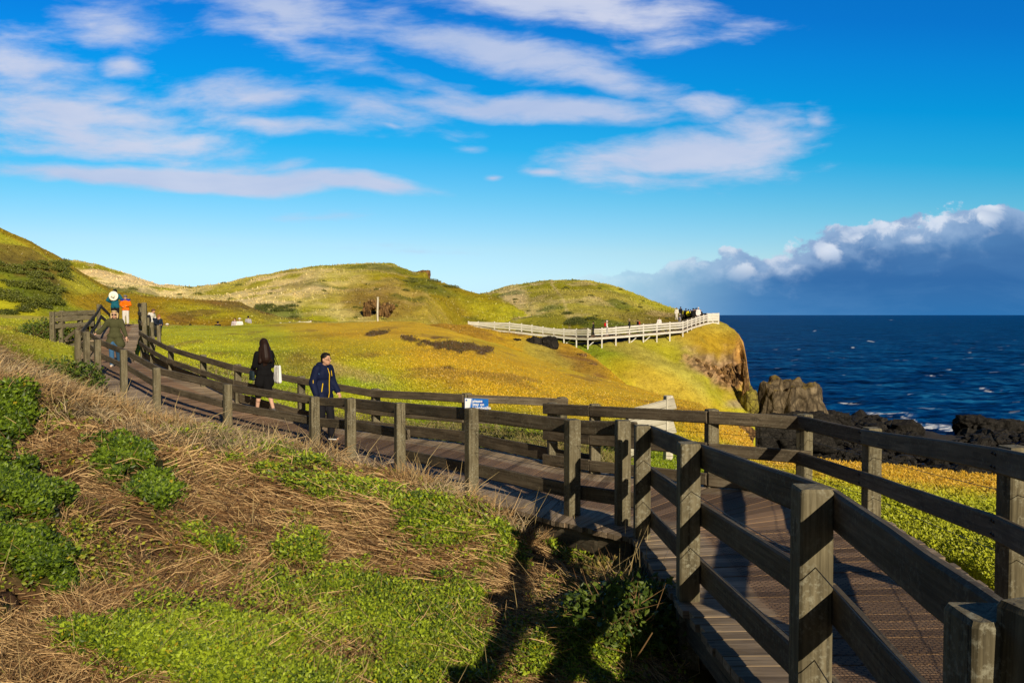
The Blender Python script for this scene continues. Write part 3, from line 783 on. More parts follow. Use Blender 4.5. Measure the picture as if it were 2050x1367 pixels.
def col_C(px, py, x, y, z, t):                                   # pale dune and central hill
    n = fbm(x * .07, y * .07, 61, 4); n2 = fbm(x * .22, y * .22, 62, 4)
    c = mixc(np.broadcast_to(OLIVE * 1.25, px.shape + (3,)), YGREEN * .8, sstep(.42, .62, n))
    pale = np.maximum(sstep(520, 300, px), .75 * blot(px, py, 560, 585, 170, 36, -.2, .5, 63, .6, .012))
    c = mixc(c, PALE, pale * sstep(.36, .58, n2)); c = mixc(c, PALE * .85, .4 * sstep(.58, .68, n2)); c = mixc(c, OLIVE * .62, .55 * sstep(.54, .66, fbm(x * .13 + 3, y * .09, 59, 4)))
    c = mixc(c, OCHRE * .6, .55 * blot(px, py, 860, 600, 150, 45, .1, .5, 64, .6, .01)); c = mixc(c, BROWN, .55 * blot(px, py, 760, 610, 60, 35, 0, .5, 65, .5, .02))
    c = mixc(c, YGREEN, .8 * blot(px, py, 1010, 630, 100, 24, .3, .4, 66, .4, .015)); c = mixc(c, DKGREEN * 1.5, .7 * blot(px, py, 560, 628, 40, 14, .1, .4, 67, .6, .02)); c = mixc(c, DKGREEN * 1.4, .6 * blot(px, py, 860, 575, 60, 12, .25, .4, 68, .6, .02))
    c = mixc(c, DKGREEN, .5 * sstep(.63, .72, fbm(x * .15, y * .15, 69, 4)))
    return c
def col_D(px, py, x, y, z, t):
    n = fbm(x * .08, y * .08, 71, 4); n2 = fbm(x * .2, y * .2, 72, 4)
    foot_shade = sstep(.035, .015, t) * sstep(1090, 1130, px)  # shade behind the far walk, painted near-black into the hill foot
    c = mixc(np.broadcast_to(OLIVE * 1.15, px.shape + (3,)), YGREEN * .65, sstep(.4, .6, n)); c = mixc(c, PALE * .75, .6 * sstep(.56, .68, n2))
    c = mixc(c, OLIVE * .8, .6 * blot(px, py, 1180, 620, 90, 20, .1, .5, 73, .5, .02)); c = mixc(c, PALE * .8, .7 * blot(px, py, 1030, 595, 24, 20, .6, .5, 74, .6, .03)); c = mixc(c, PALE * .7, .55 * sstep(4, 1.5, np.abs(px - np.interp(py, [570, 600, 640], [1105, 1128, 1140]))))
    c = mixc(c, DKGREEN * 1.2, .65 * sstep(.6, .7, fbm(x * .16 + 5, y * .16, 75, 4))); c = mixc(c, YGREEN, .7 * blot(px, py, 1290, 600, 90, 10, .35, .4, 76, .4, .02)); c = mixc(c, BROWN, .45 * blot(px, py, 1330, 640, 80, 14, .1, .5, 77, .4, .02)); c = mixc(c, OLIVE * .6, .5 * sstep(.54, .66, fbm(x * .15 + 3, y * .11, 58, 4)))
    return mixc(c, (.020, .016, .012), foot_shade)
def col_E(px, py, x, y, z, t):
    n = fbm(x * .10, y * .10, 81, 4); n2 = fbm(x * .3, y * .3, 82, 4)
    c = mixc(np.broadcast_to(np.array((.33, .31, .022)), px.shape + (3,)), OLIVE * 1.2, sstep(.42, .6, n))
    c = mixc(c, (.17, .24, .01), .85 * blot(px, py, 1190, 712, 110, 24, .25, .5, 83, .4, .012)); c = mixc(c, OCHRE * .8, .85 * blot(px, py, 1440, 690, 90, 36, .3, .5, 84, .4, .014)); c = mixc(c, ORANGE * .75, .7 * blot(px, py, 1478, 720, 30, 60, 0, .5, 85, .4, .02))
    rk = np.maximum(blot(px, py, 1430, 735, 60, 24, .35, .4, 86, .7, .03), blot(px, py, 1470, 752, 36, 50, -.1, .4, 87, .6, .03))
    rn = fbm(px * .12, z * .7, 214, 4)
    rk = rk * sstep(.25, .5, fbm(px * .05, py * .06, 215, 3) + .12)
    c = mixc(c, mixc(np.broadcast_to(np.array((.15, .10, .055)), c.shape), (.36, .26, .15), sstep(.35, .62, rn)), rk * .95)
    c = mixc(c, mixc(np.broadcast_to(np.array((.30, .15, .045)), c.shape), (.56, .32, .09), sstep(.35, .62, rn)), .95 * np.maximum(blot(px, py, 1487, 735, 16, 70, 0, .4, 88, .4, .05), blot(px, py, 1470, 775, 26, 26, 0, .4, 85, .5, .05)))
    c = mixc(c, (.30, .28, .012), .7 * blot(px, py, 1460, 785, 45, 20, .2, .5, 89, .4, .03)); c = mixc(c, OLIVE * .8, .5 * sstep(.58, .7, n2)); c = mixc(c, (.30, .24, .17), .7 * blot(px, py, 1478, 810, 32, 9, 0, .5, 90, .4, .04)); c = mixc(c, OCHRE, .5 * blot(px, py, 1330, 780, 120, 30, .4, .5, 78, .4, .012))
    band = np.maximum(blot(px, py, 1420, 738, 52, 15, .45, .4, 108, .7, .04), blot(px, py, 1462, 752, 30, 26, .3, .4, 109, .6, .04))
    c = mixc(c, mixc(np.broadcast_to(np.array((.11, .066, .034)), c.shape), (.38, .235, .12), sstep(.38, .60, fbm(px * .22, py * .26, 110, 4))), .9 * band)
    fis = sstep(.56, .62, fbm(px * .30, z * .22, 111, 3)) * blot(px, py, 1482, 735, 18, 60, 0, .4, 112, .4, .05); c = mixc(c, (.05, .03, .018), .85 * fis)
    return mixc(c, (.020, .016, .012), sstep(1.0, 1.02, t) * sstep(1.22, 1.16, t) * sstep(1100, 1135, px) * sstep(1385, 1365, px))  # ground under the far walk painted near-black as deck shade
def col_F(px, py, x, y, z, t):
    n = fbm(x * .25, y * .25, 101, 4)
    c = mixc(np.broadcast_to(ORANGE * .8, px.shape + (3,)), OCHRE, sstep(.35, .6, n)); c = mixc(c, BROWN * 1.2, .7 * sstep(.5, .66, fbm(x * .4, y * .4, 102, 4)) * sstep(950, 1010, px)); c = mixc(c, OLIVE * 1.1, .7 * blot(px, py, 1100, 715, 70, 18, .4, .5, 103, .6, .03))
    return mixc(c, BROWN, .5 * blot(px, py, 1180, 745, 60, 22, .7, .5, 104, .6, .03))

BV, BC, BT = sheet('hill', [(-900, (66, 300)), (-300, (70, 370)), (0, (70, 456)), (60, (70, 482)), (130, (72, 523)), (180, (74, 555)), (225, (76, 582)), (300, (78, 595)), (400, (80, 600)), (480, (80, 606)), (520, (80, 622)), (560, (80, 634)), (640, (80, 643)), (720, (80, 650))],
      [(-900, 44, .0), (300, 56, -1.7), (720, 68, -2.5)], (24, -5), -900, 720, 6, 70, .35, .55, 7, col_B, M['hill'], 201)
CV, CC, CT = sheet('hill', [(-100, (140, 510)), (100, (140, 516)), (150, (140, 522)), (200, (140, 531)), (250, (140, 547)), (320, (140, 570)), (390, (140, 574)), (450, (142, 566)), (520, (145, 551)), (560, (148, 545)), (640, (150, 531)), (720, (150, 527.5)), (750, (150, 526)), (790, (150, 529)), (815, (150, 539)), (828, (150, 546)), (834, (150, 545)), (852, (150, 543)), (857, (150, 549)), (860, (149, 562)), (890, (147, 566)), (920, (145, 576)), (960, (143, 588)), (1000, (140, 600)), (1050, (138, 625)), (1100, (138, 655))],
      [(-100, 95, -1.2), (500, 86, -2.2), (860, 92, -2.6), (925, 121, -3.2), (1100, 123, -3.5)], (40, -8), -100, 1100, 4, 100, .3, 1.1, 11, col_C, M['hill'], 202)
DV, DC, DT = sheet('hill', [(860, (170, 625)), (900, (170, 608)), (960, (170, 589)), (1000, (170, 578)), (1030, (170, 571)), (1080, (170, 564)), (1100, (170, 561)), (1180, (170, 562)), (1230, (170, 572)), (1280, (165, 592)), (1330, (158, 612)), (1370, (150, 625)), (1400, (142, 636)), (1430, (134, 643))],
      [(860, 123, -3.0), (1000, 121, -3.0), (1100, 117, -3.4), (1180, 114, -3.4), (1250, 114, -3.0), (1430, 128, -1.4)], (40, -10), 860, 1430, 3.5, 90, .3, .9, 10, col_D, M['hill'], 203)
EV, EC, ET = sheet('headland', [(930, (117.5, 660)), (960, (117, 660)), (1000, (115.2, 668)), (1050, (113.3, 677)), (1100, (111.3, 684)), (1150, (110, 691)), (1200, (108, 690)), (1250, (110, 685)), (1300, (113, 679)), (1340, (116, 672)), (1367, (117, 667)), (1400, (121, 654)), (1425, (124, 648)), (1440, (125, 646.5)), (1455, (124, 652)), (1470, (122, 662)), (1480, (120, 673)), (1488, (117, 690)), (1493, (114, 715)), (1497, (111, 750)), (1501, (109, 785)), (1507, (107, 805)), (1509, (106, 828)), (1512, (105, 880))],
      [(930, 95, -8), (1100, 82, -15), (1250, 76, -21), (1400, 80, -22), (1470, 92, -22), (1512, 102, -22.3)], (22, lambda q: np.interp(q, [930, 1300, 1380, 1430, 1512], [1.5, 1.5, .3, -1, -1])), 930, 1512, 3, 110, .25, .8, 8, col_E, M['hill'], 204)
FV, FC, FT_ = sheet('hill', [(840, (77, 652)), (880, (76, 646)), (935, (76, 650)), (1000, (77, 664)), (1060, (78, 671)), (1100, (78, 678)), (1150, (77, 692)), (1180, (75, 708)), (1220, (71, 740)), (1260, (67, 775)), (1300, (63, 800)), (1350, (58, 835))],
      [(840, 66, -2), (1000, 62, -4.5), (1150, 60, -8), (1350, 52, -13)], (22, -9), 840, 1350, 4, 60, .4, .35, 5, col_F, M['hill'], 205)

# ---------------------------------------------------------------- vegetation scattered over the sheets
def sample(V, C, n, rows, cols, weight=None, seed=0):
    """n random points on a grid sheet between row/col ranges -> position, colour"""
    g = np.random.default_rng(seed)
    r0, r1 = rows; c0, c1 = cols
    if weight is None:
        i = g.uniform(r0, r1 - 1.001, n); j = g.uniform(c0, c1 - 1.001, n)
    else:
        w = weight[r0:r1 - 1, c0:c1 - 1]; w = w / w.sum(); k = g.choice(w.size, n, p=w.ravel())
        i = r0 + k // w.shape[1] + g.random(n); j = c0 + k % w.shape[1] + g.random(n)
    a = i.astype(int); b = j.astype(int); f = (i - a)[:, None]; e = (j - b)[:, None]
    def bl(A): return A[a, b] * (1 - f) * (1 - e) + A[a + 1, b] * f * (1 - e) + A[a, b + 1] * (1 - f) * e + A[a + 1, b + 1] * f * e
    return bl(V), bl(C), g

def blades_mesh(P0, D, Lg, W, bend, colr, g):
    """bent grass blades: P0 base, D unit direction, two quads each"""
    n = len(P0); up = np.array((0, 0, 1.0))
    view = np.stack([P0[:, 0], P0[:, 1], np.zeros(n)], -1); view /= np.linalg.norm(view, axis=1, keepdims=True) + 1e-6
    sd = np.cross(D, view + g.normal(0, .5, (n, 3))); sd /= np.linalg.norm(sd, axis=1, keepdims=True) + 1e-6
    m = P0 + D * (Lg * .55)[:, None]
    D2 = D + bend; D2 /= np.linalg.norm(D2, axis=1, keepdims=True) + 1e-6
    t = m + D2 * (Lg * .5)[:, None]; w = (W / 2)[:, None]
    V = np.stack([P0 - sd * w, P0 + sd * w, m - sd * w * .8, m + sd * w * .8, t - sd * w * .15, t + sd * w * .15], 1)
    o = np.arange(n)[:, None] * 6
    Q = np.concatenate([o + np.array([0, 1, 3, 2]), o + np.array([2, 3, 5, 4])], 0)
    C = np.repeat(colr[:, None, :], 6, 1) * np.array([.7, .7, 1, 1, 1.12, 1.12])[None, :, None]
    return V.reshape(-1, 3), Q, C.reshape(-1, 3)

def leaves_mesh(P0, Nrm, D, Lg, W, colr, g):
    n = len(P0)
    D = D - Nrm * (D * Nrm).sum(1, keepdims=True); D /= np.linalg.norm(D, axis=1, keepdims=True) + 1e-6
    sd = np.cross(Nrm, D); l_ = Lg[:, None]; w = (W / 2)[:, None]
    V = np.stack([P0, P0 + D * l_ * .5 + sd * w - Nrm * w * .3, P0 + D * l_, P0 + D * l_ * .5 - sd * w - Nrm * w * .3], 1)
    Q = np.arange(n * 4).reshape(-1, 4)
    C = np.repeat(colr[:, None, :], 4, 1)
    return V.reshape(-1, 3), Q, C.reshape(-1, 3)

def rnd_dir(g, n, zlo, zhi):
    a = g.uniform(0, 2 * np.pi, n); z = g.uniform(zlo, zhi, n); r = np.sqrt(np.maximum(0, 1 - z * z))
    return np.stack([r * np.cos(a), r * np.sin(a), z], -1)

def join(parts):
    V = []; Q = []; C = []; o = 0
    for v, q, c in parts:
        V.append(v); Q.append(q + o); C.append(c); o += len(v)
    return np.concatenate(V), np.concatenate(Q), np.concatenate(C)

def vegobj(name, parts, mat, label=None, cat=None, stuff=True):
    V, Q, C = join(parts); o = npmesh(name, V, Q, mat, None, False, {'col': C})
    tag(o, label, cat, kind='stuff' if stuff else None); return o

SUN = np.array((.40, -1.0, .47)); SUN = SUN / np.linalg.norm(SUN)
pxg, pyg = proj(AX, AY, AZ)
inview = (pxg > -260) & (pxg < 2300) & (pyg < 1560)
bank = (sstep(.02, .12, fsd) > .5) & (AY < 25)
DM = patchmask(pxg, pyg, DARKP, 40); LM = patchmask(pxg, pyg, LIGHTP, 60, .6); SM = patchmask(pxg, pyg, SOILP, 80, .5)
rowN = nN
wt = (inview & bank).astype(float)
cellh = np.zeros_like(AY); cellh[:-1] = np.diff(AY, axis=0)
# each cell's screen area, so that the foreground gets an even cover in the picture and beside it
dpy = np.zeros_like(pyg); dpy[:-1] = np.abs(np.diff(pyg, axis=0))
scr = wt * np.clip(dpy, .0, 12)

# matted dry straw lying on the bank
n = 105000
BARE = sstep(.53, .63, fbm(AX * 1.25, AY * 1.25, 309, 4)) * sstep(1150, 500, pxg)
w1 = scr * (1 - .75 * BARE) * (1 - .93 * DM) * (1 - .60 * LM) * (1 - .92 * SM)
p, c, g = sample(AV, AC, n, (0, rowN), (0, nc), w1, 301)
dep = p[:, 1]; cl = fbm(p[:, 0] * 1.1, p[:, 1] * 1.1, 305, 3); cl2 = fbm(p[:, 0] * 3, p[:, 1] * 3, 306, 2)
flow = 2.6 + 3.0 * (fbm(p[:, 0] * .5, p[:, 1] * .5, 307, 2) - .5) + g.normal(0, .75, n)
D = np.stack([np.cos(flow), np.sin(flow), g.uniform(-.02, .38, n)], -1); D /= np.linalg.norm(D, axis=1, keepdims=True)
p[:, 2] += g.uniform(0, .05, n) * (.6 + cl)
col = mixc(np.array((.23, .118, .045)) * np.ones((n, 1)), np.array((.76, .52, .24)), sstep(.35, .85, g.random(n) * .7 + cl * .5)); col = mixc(col, np.array((.10, .058, .026)), .85 * (g.random(n) < .25 + .9 * (cl2 - .5)))
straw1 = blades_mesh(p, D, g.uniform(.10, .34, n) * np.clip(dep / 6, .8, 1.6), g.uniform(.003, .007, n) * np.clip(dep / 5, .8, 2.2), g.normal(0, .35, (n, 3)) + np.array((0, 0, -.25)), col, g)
# standing dry tussocks: along the foot of the fence and on the shoulder at the far left
TUS = [(235, 838, 150, 36, .35), (50, 778, 110, 42, .4), (400, 882, 110, 24, .3), (600, 905, 130, 14, .22), (900, 1004, 130, 16, .40), (1040, 1060, 60, 28, .5), (520, 890, 100, 14, .2), (1300, 1150, 70, 30, -.6), (330, 865, 110, 34, .25)]
TM = patchmask(pxg, pyg, TUS, 120, .5)
edge = np.exp(-((fsd - .35) / .3) ** 2) * (AY > 5.5) * (AY < 15.5) * sstep(.36, .62, fbm(AX * .9, AY * .9, 333, 3))
w2 = scr * np.maximum(TM, .45 * edge) * (1 - .9 * DM)
n = 26000
p, c, g = sample(AV, AC, n, (0, rowN), (0, nc), w2, 311)
dep = p[:, 1]; cang = 12 * fbm(p[:, 0] * 1.6, p[:, 1] * 1.6, 316, 2); lay = .9 * fbm(p[:, 0] * 2.2, p[:, 1] * 2.2, 317, 2)
D = rnd_dir(g, n, -.02, .9) * .8 + np.stack([np.cos(cang), np.sin(cang), .5 - lay], -1) * .75; D[:, 2] = np.abs(D[:, 2]) * .8 + .04; D /= np.linalg.norm(D, axis=1, keepdims=True)
col = mixc(np.array((.27, .20, .12)) * np.ones((n, 1)), np.array((.62, .49, .28)), g.random(n)); col = mixc(col, np.array((.40, .22, .06)), .6 * (fbm(p[:, 0] * .7, p[:, 1] * .7, 313, 3) > .52)); col = mixc(col, np.array((.09, .065, .04)), .8 * (g.random(n) < .15 + .5 * (fbm(p[:, 0] * 2, p[:, 1] * 2, 318, 3) > .55)))
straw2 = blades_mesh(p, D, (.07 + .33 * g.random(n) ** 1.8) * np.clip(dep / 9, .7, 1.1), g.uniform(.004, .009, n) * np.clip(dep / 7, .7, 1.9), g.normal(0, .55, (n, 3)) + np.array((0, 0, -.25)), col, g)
# long bent stalks
n = 420
p, c, g = sample(AV, AC, n, (0, rowN), (0, nc), w2 + .05 * w1, 321)
D = rnd_dir(g, n, .5, .98); col = np.array((.50, .38, .17)) * g.uniform(.6, 1.1, (n, 1))
straw3 = blades_mesh(p, D, g.uniform(.3, .65, n), g.uniform(.005, .008, n) * np.clip(p[:, 1] / 8, .7, 1.6), g.normal(0, .3, (n, 3)), col, g)
vegobj('straw', [straw1, straw2, straw3], M['straw'])

# bright low leafy cover
def leafy(weight, n, cA, cB, size, lift, seed, nbias=.7, yellow=.03):
    per = 3
    p, c, g = sample(AV, AC, n, (0, rowN), (0, nc), weight, seed)
    p = np.repeat(p, per, 0); m = len(p)
    dep = p[:, 1]; sz = size * np.clip(dep / 6.5, .85, 1.9) * g.uniform(.55, 1.35, m)
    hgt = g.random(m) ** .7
    p = p + np.stack([g.normal(0, .03, m), g.normal(0, .03, m), hgt * lift * (.5 + fbm(p[:, 0] * 2.2, p[:, 1] * 2.2, seed + 3, 2))], -1)
    N = rnd_dir(g, m, -.1, 1.0) * 1.0 + nbias * (np.array((0, 0, .5)) + SUN * .7); N /= np.linalg.norm(N, axis=1, keepdims=True)
    D = rnd_dir(g, m, -.3, .8)
    t = g.random(m) * .65 + .35 * fbm(p[:, 0] * 2, p[:, 1] * 2, seed + 5, 3)
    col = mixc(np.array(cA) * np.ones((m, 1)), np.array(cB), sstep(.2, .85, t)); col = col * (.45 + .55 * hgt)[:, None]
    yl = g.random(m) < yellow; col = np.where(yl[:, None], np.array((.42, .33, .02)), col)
    return leaves_mesh(p, N, D, sz, sz * .62, col, g)
lw = scr * LM * (1 - .9 * DM) * (1 - .95 * SM) * (1 - .7 * BARE) * (.05 + sstep(.38, .50, fbm(AX * 1.9, AY * 1.9, 338, 4)))
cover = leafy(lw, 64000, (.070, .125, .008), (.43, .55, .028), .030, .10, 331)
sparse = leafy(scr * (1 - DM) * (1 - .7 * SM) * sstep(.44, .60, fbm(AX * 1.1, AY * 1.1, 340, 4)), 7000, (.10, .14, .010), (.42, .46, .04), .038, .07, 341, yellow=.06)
# grass blades in the green cover
n = 16000
p, c, g = sample(AV, AC, n, (0, rowN), (0, nc), lw, 351)
D = rnd_dir(g, n, .2, .9); col = np.array((.34, .42, .03)) * g.uniform(.6, 1.4, (n, 1))
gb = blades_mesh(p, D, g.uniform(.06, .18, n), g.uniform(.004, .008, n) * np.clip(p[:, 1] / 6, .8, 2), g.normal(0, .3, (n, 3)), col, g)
vegobj('ground_cover', [cover, sparse, gb], M['leaf'])

# dark glossy mats, each one plant
mats_lab = ['dark green leafy mat at the left edge, highest of the three down that edge', 'large dark green leafy mat at the left edge above the bare earth', 'dark green leafy mat low on the left edge beneath the larger one', 'oval dark green leafy mat in dry grass right of the bare earth']
for k, (dp, lab) in enumerate(zip(DARKP[:4], mats_lab)):
    mk = blot(pxg, pyg, *dp[:4], ang=dp[4], soft=.22, seed=40 + k, nz=.75, sc=.026)
    others = np.zeros_like(mk)
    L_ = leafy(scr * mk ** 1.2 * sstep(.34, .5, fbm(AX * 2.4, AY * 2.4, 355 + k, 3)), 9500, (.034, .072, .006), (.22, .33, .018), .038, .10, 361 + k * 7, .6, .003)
    V, Q, C = L_; o0 = V.mean(0)
    o0[2] -= .05
    ob = npmesh('leafy_mat', V - o0, Q, M['leaf'], None, False, {'col': C}); ob.location = o0
    tag(ob, lab, 'shrub', 'dark leafy mats on the bank')

# bush clump in the shade by the near posts
for (px, py, d, r_, lab, seed) in ((1262, 1235, 5.0, .42, 'sunlit leafy clump with dry stems beside the near posts, biggest there', 401), (1215, 1120, 6.2, .24, 'smaller dry yellowish tuft under the edge of the walk', 402), (120, 745, 18.5, .9, 'rounded dark green bush by the outer corner of the walk at the left', 403), (90, 684, 26, .9, 'small dark bush below the side platform', 404)):
    q = PT(px, py, d) if seed < 403 else P(px, py, d * 1.1); gz = ground_z([q.x], [q.y])[0]; q.z = gz
    g = np.random.default_rng(seed); n = 2600
    a = rnd_dir(g, n, 0, 1) * (g.random((n, 1)) ** .4) * r_ * np.array((1.25, 1, .75))
    a = a * (1 + .5 * (fbm(a[:, 0] * 4 + 9, a[:, 1] * 4 + a[:, 2] * 3, seed, 3) - .5))[:, None]
    N = rnd_dir(g, n, -.2, 1) + SUN * .5; N /= np.linalg.norm(N, axis=1, keepdims=True)
    col = mixc(np.array((.03, .07, .008)) * np.ones((n, 1)), np.array((.16, .22, .03)) if seed != 402 else np.array((.40, .30, .08)), g.random(n))
    sz = g.uniform(.03, .07, n) * (1 if seed < 403 else 1.7)
    lv = leaves_mesh(a, N, rnd_dir(g, n, -.5, .8), sz, sz * .6, col, g)
    n = 240
    st_ = blades_mesh(g.normal(0, r_ * .35, (n, 3)) * np.array((1, 1, .1)), rnd_dir(g, n, .1, .9), g.uniform(.3, .8, n) * r_ * 1.6, np.full(n, .008), g.normal(0, .5, (n, 3)), np.array((.30, .18, .08)) * g.uniform(.5, 1.2, (n, 1)), g)
    root = empty('bush', q, lab, 'bush')
    V, Q, C = lv; npmesh('foliage', V, Q, M['leaf'], root, False, {'col': C}); V, Q, C = st_; npmesh('stems', V, Q, M['straw'], root, False, {'col': C})

# short turf on the green hill beyond the walk and on the seaward slope
tw = inview & ((fsd < -2.3) & (AY > 4) | (fsd > .3) & (AY > 15) & (AY < 60) & (pxg < 330))
jlast = nN + nM + 2
deckfar = np.zeros_like(tw)
w3 = tw * np.clip(dpy, .0, 6) * sstep(46, 26, AY)
# nothing grows under the walk
def on_deck(x, y):
    r = np.zeros(np.shape(x), bool)
    for rg in (deck_near, rungs2, rungs3, rungs4):
        for (a0_, b0_, _, _), (a1_, b1_, _, _) in zip(rg[:-1], rg[1:]):
            poly = [a0_, b0_, b1_, a1_]; ins = np.ones(np.shape(x), bool); ins2 = np.ones(np.shape(x), bool)
            for u_, v_ in zip(poly, poly[1:] + poly[:1]):
                s_ = (v_.x - u_.x) * (y - u_.y) - (v_.y - u_.y) * (x - u_.x); ins &= s_ >= -.03; ins2 &= s_ <= .03
            r |= ins | ins2
    return r
ondk = on_deck(AX, AY); w3 = w3 * ~ondk
n = 110000
p, c, g = sample(AV, AC, n, (0, jlast), (0, nc), w3, 501)
ok = ~on_deck(p[:, 0], p[:, 1]); p = p[ok]; c = c[ok]; n = len(p)
dep = p[:, 1]
D = rnd_dir(g, n, .25, 1) + np.array((-.2, .1, 0)); D /= np.linalg.norm(D, axis=1, keepdims=True)
cl = fbm(p[:, 0] * .8, p[:, 1] * .8, 503, 4)
col = np.minimum(c * 1.75 * (.82 + .36 * g.random((n, 1))) * (.8 + .4 * cl[:, None]), .85); col = mixc(col, np.array((.36, .26, .07)), .4 * (g.random(n) < .05)); col = mixc(col, np.array((.10, .15, .008)), .5 * (g.random(n) < .08))
turf = blades_mesh(p, D, g.uniform(.03, .07, n) * np.clip(dep / 16, .8, 1.2), g.uniform(.010, .020, n) * np.clip(dep / 12, .55, 2.2), g.normal(0, .4, (n, 3)), col, g)
# leafier patch close to the right hand fence
n = 26000
lean = w3 * (pxg > 1380) * (AY < 15) * sstep(12, 8.5, AY)
p, c, g = sample(AV, AC, n, (0, jlast), (0, nc), lean, 511); ok = ~on_deck(p[:, 0], p[:, 1]); p = p[ok]; c = c[ok]; n = len(p)
N = rnd_dir(g, n, 0, 1) + SUN; N /= np.linalg.norm(N, axis=1, keepdims=True); p[:, 2] += g.uniform(0, .06, n)
sz = g.uniform(.02, .045, n) * np.clip(p[:, 1] / 8, .8, 1.6)
lf = leaves_mesh(p, N, rnd_dir(g, n, -.2, .9), sz, sz * .6, np.minimum(c * 1.6 * (.5 + .7 * g.random((n, 1))), .8), g)
# dry tufts behind the far kerb
n = 9000
wk = w3 * np.exp(-((fsd + 3.2) / .8) ** 2) * (AY < 27) * sstep(.42, .6, fbm(AX * .8, AY * .8, 521, 3)); wk = wk * (pxg < 1250)
p, c, g = sample(AV, AC, n, (0, jlast), (0, nc), wk, 521); ok = ~on_deck(p[:, 0], p[:, 1]); p = p[ok]; n = len(p)
D = rnd_dir(g, n, .2, .95); col = mixc(np.array((.34, .25, .11)) * np.ones((n, 1)), np.array((.18, .20, .03)), g.random(n))
dry = blades_mesh(p, D, g.uniform(.08, .30, n), g.uniform(.006, .014, n) * np.clip(p[:, 1] / 12, .7, 2), g.normal(0, .35, (n, 3)), col, g)
vegobj('turf', [turf, lf, dry], M['leaf'])

# tufts and scrub on the hills further back
def hilltuft(V, C, n, cols, rows, size, seed, dark=.15, pale=.2, wfn=None, gain=1.0, wf=.22):
    w = None
    if wfn is not None:
        ppx, ppy = proj(V[..., 0], V[..., 1], V[..., 2]); w = np.clip(wfn(ppx, ppy, V), 1e-5, None)
    p, c, g = sample(V, C, n, rows, cols, w, seed)
    D = rnd_dir(g, n, .3, 1) + np.array((-.15, 0, .0)); D /= np.linalg.norm(D, axis=1, keepdims=True)
    cl = fbm(p[:, 0] * .3, p[:, 1] * .3, seed + 1, 4)
    col = c * gain * 1.5 * (.8 + .4 * g.random((n, 1))) * (.75 + .5 * cl[:, None]); col = mixc(col, PALE, pale * (g.random(n) < .35)); col = mixc(col, DKGREEN * .8, .75 * (g.random(n) < dark) * sstep(.4, .6, cl))
    Lg = g.uniform(.4, 1.1, n) * size
    return blades_mesh(p, D, Lg, Lg * g.uniform(wf * .6, wf * 1.5, n), g.normal(0, .4, (n, 3)), col, g)
hB = hilltuft(BV, BC, 9000, (0, BV.shape[1]), (0, 70), .2, 601, .05, .08, wf=.4)
hC = hilltuft(CV, CC, 11000, (0, CV.shape[1]), (10, 101), .34, 611, .05, .2, wf=.4)
hD = hilltuft(DV, DC, 8000, (0, DV.shape[1]), (10, 91), .34, 621, .06, .15, wf=.4)
hE = hilltuft(EV, EC, 7000, (0, EV.shape[1]), (20, 109), .2, 631, .05, .04, wf=.4)
hF = hilltuft(FV, FC, 5000, (0, FV.shape[1]), (0, 60), .14, 641, .1, .06, wf=.4)
hA = hilltuft(AV, AC, 4000, (0, nc), (nN + 20, nN + nM + 8), .11, 651, .08, .05, lambda px, py, V: ((px > -100) & (px < 1500)).astype(float))
def brownpatch(px, py, V):
    m_ = np.zeros(px.shape)
    for e_ in ((905, 692, 62, 8, .10, 93), (842, 683, 30, 6, .2, 94), (750, 667, 24, 4, -.15, 95)): m_ = np.maximum(m_, blot(px, py, *e_[:5], .25, e_[5], 1.1, .05))
    return m_ * (V[..., 1] < 64)
hb_ = hilltuft(AV, AC * 0 + np.array((.085, .052, .028)), 1000, (0, nc), (nN, nN + nM), .13, 661, .3, .06, brownpatch, 1.0, .3)
vegobj('hill_grass', [hB, hC, hD, hE, hF, hA, hb_], M['leaf'])

# dark scrub clumps on the hills: each clump a bush
def scrub(V, rng_px, rng_py, n, r0, r1, seed, label, group, cA=(.045, .065, .010), cB=(.16, .18, .030), single=None):
    ppx, ppy = proj(V[..., 0], V[..., 1], V[..., 2]); g = np.random.default_rng(seed); k = 0; cand = np.argwhere((ppx > rng_px[0]) & (ppx < rng_px[1]) & (ppy > rng_py[0]) & (ppy < rng_py[1])); out = []
    if len(cand) == 0: return []
    for i in g.choice(len(cand), n):
        q = V[cand[i][0], cand[i][1]]; r_ = g.uniform(r0, r1); m = int(340 + 420 * r_)
        a = rnd_dir(g, m, -.1, 1) * (g.random((m, 1)) ** .35) * r_ * np.array((1.4, 1.1, .6))
        a = a * (1 + .7 * (fbm(a[:, 0] * 2 / r_ + k * 7, a[:, 1] * 2 / r_ + a[:, 2] * 2, seed, 3) - .5))[:, None]
        N = rnd_dir(g, m, -.3, 1) + SUN * .5; N /= np.linalg.norm(N, axis=1, keepdims=True)
        col = mixc(np.array(cA) * np.ones((m, 1)), np.array(cB), g.random(m)); sz = g.uniform(.07, .15, m) * (.6 + .5 * r_)
        v, qd, c = leaves_mesh(a, N, rnd_dir(g, m, -.5, .8), sz, sz * .7, col, g)
        out.append((v + q, qd, c)); k += 1
    return out
parts = []
parts += scrub(BV, (-60, 130), (525, 610), 80, .25, .75, 701, '', '', (.07, .09, .012), (.24, .27, .04)) + scrub(BV, (0, 120), (590, 640), 10, .3, .6, 702, '', '')
parts += scrub(CV, (515, 610), (612, 640), 16, .5, 1.1, 703, '', '') + scrub(CV, (820, 910), (560, 580), 14, .5, .9, 704, '', '', (.08, .09, .012), (.24, .25, .04)) + scrub(CV, (500, 900), (560, 640), 24, .2, .5, 705, '', '', (.09, .10, .015), (.26, .26, .05))
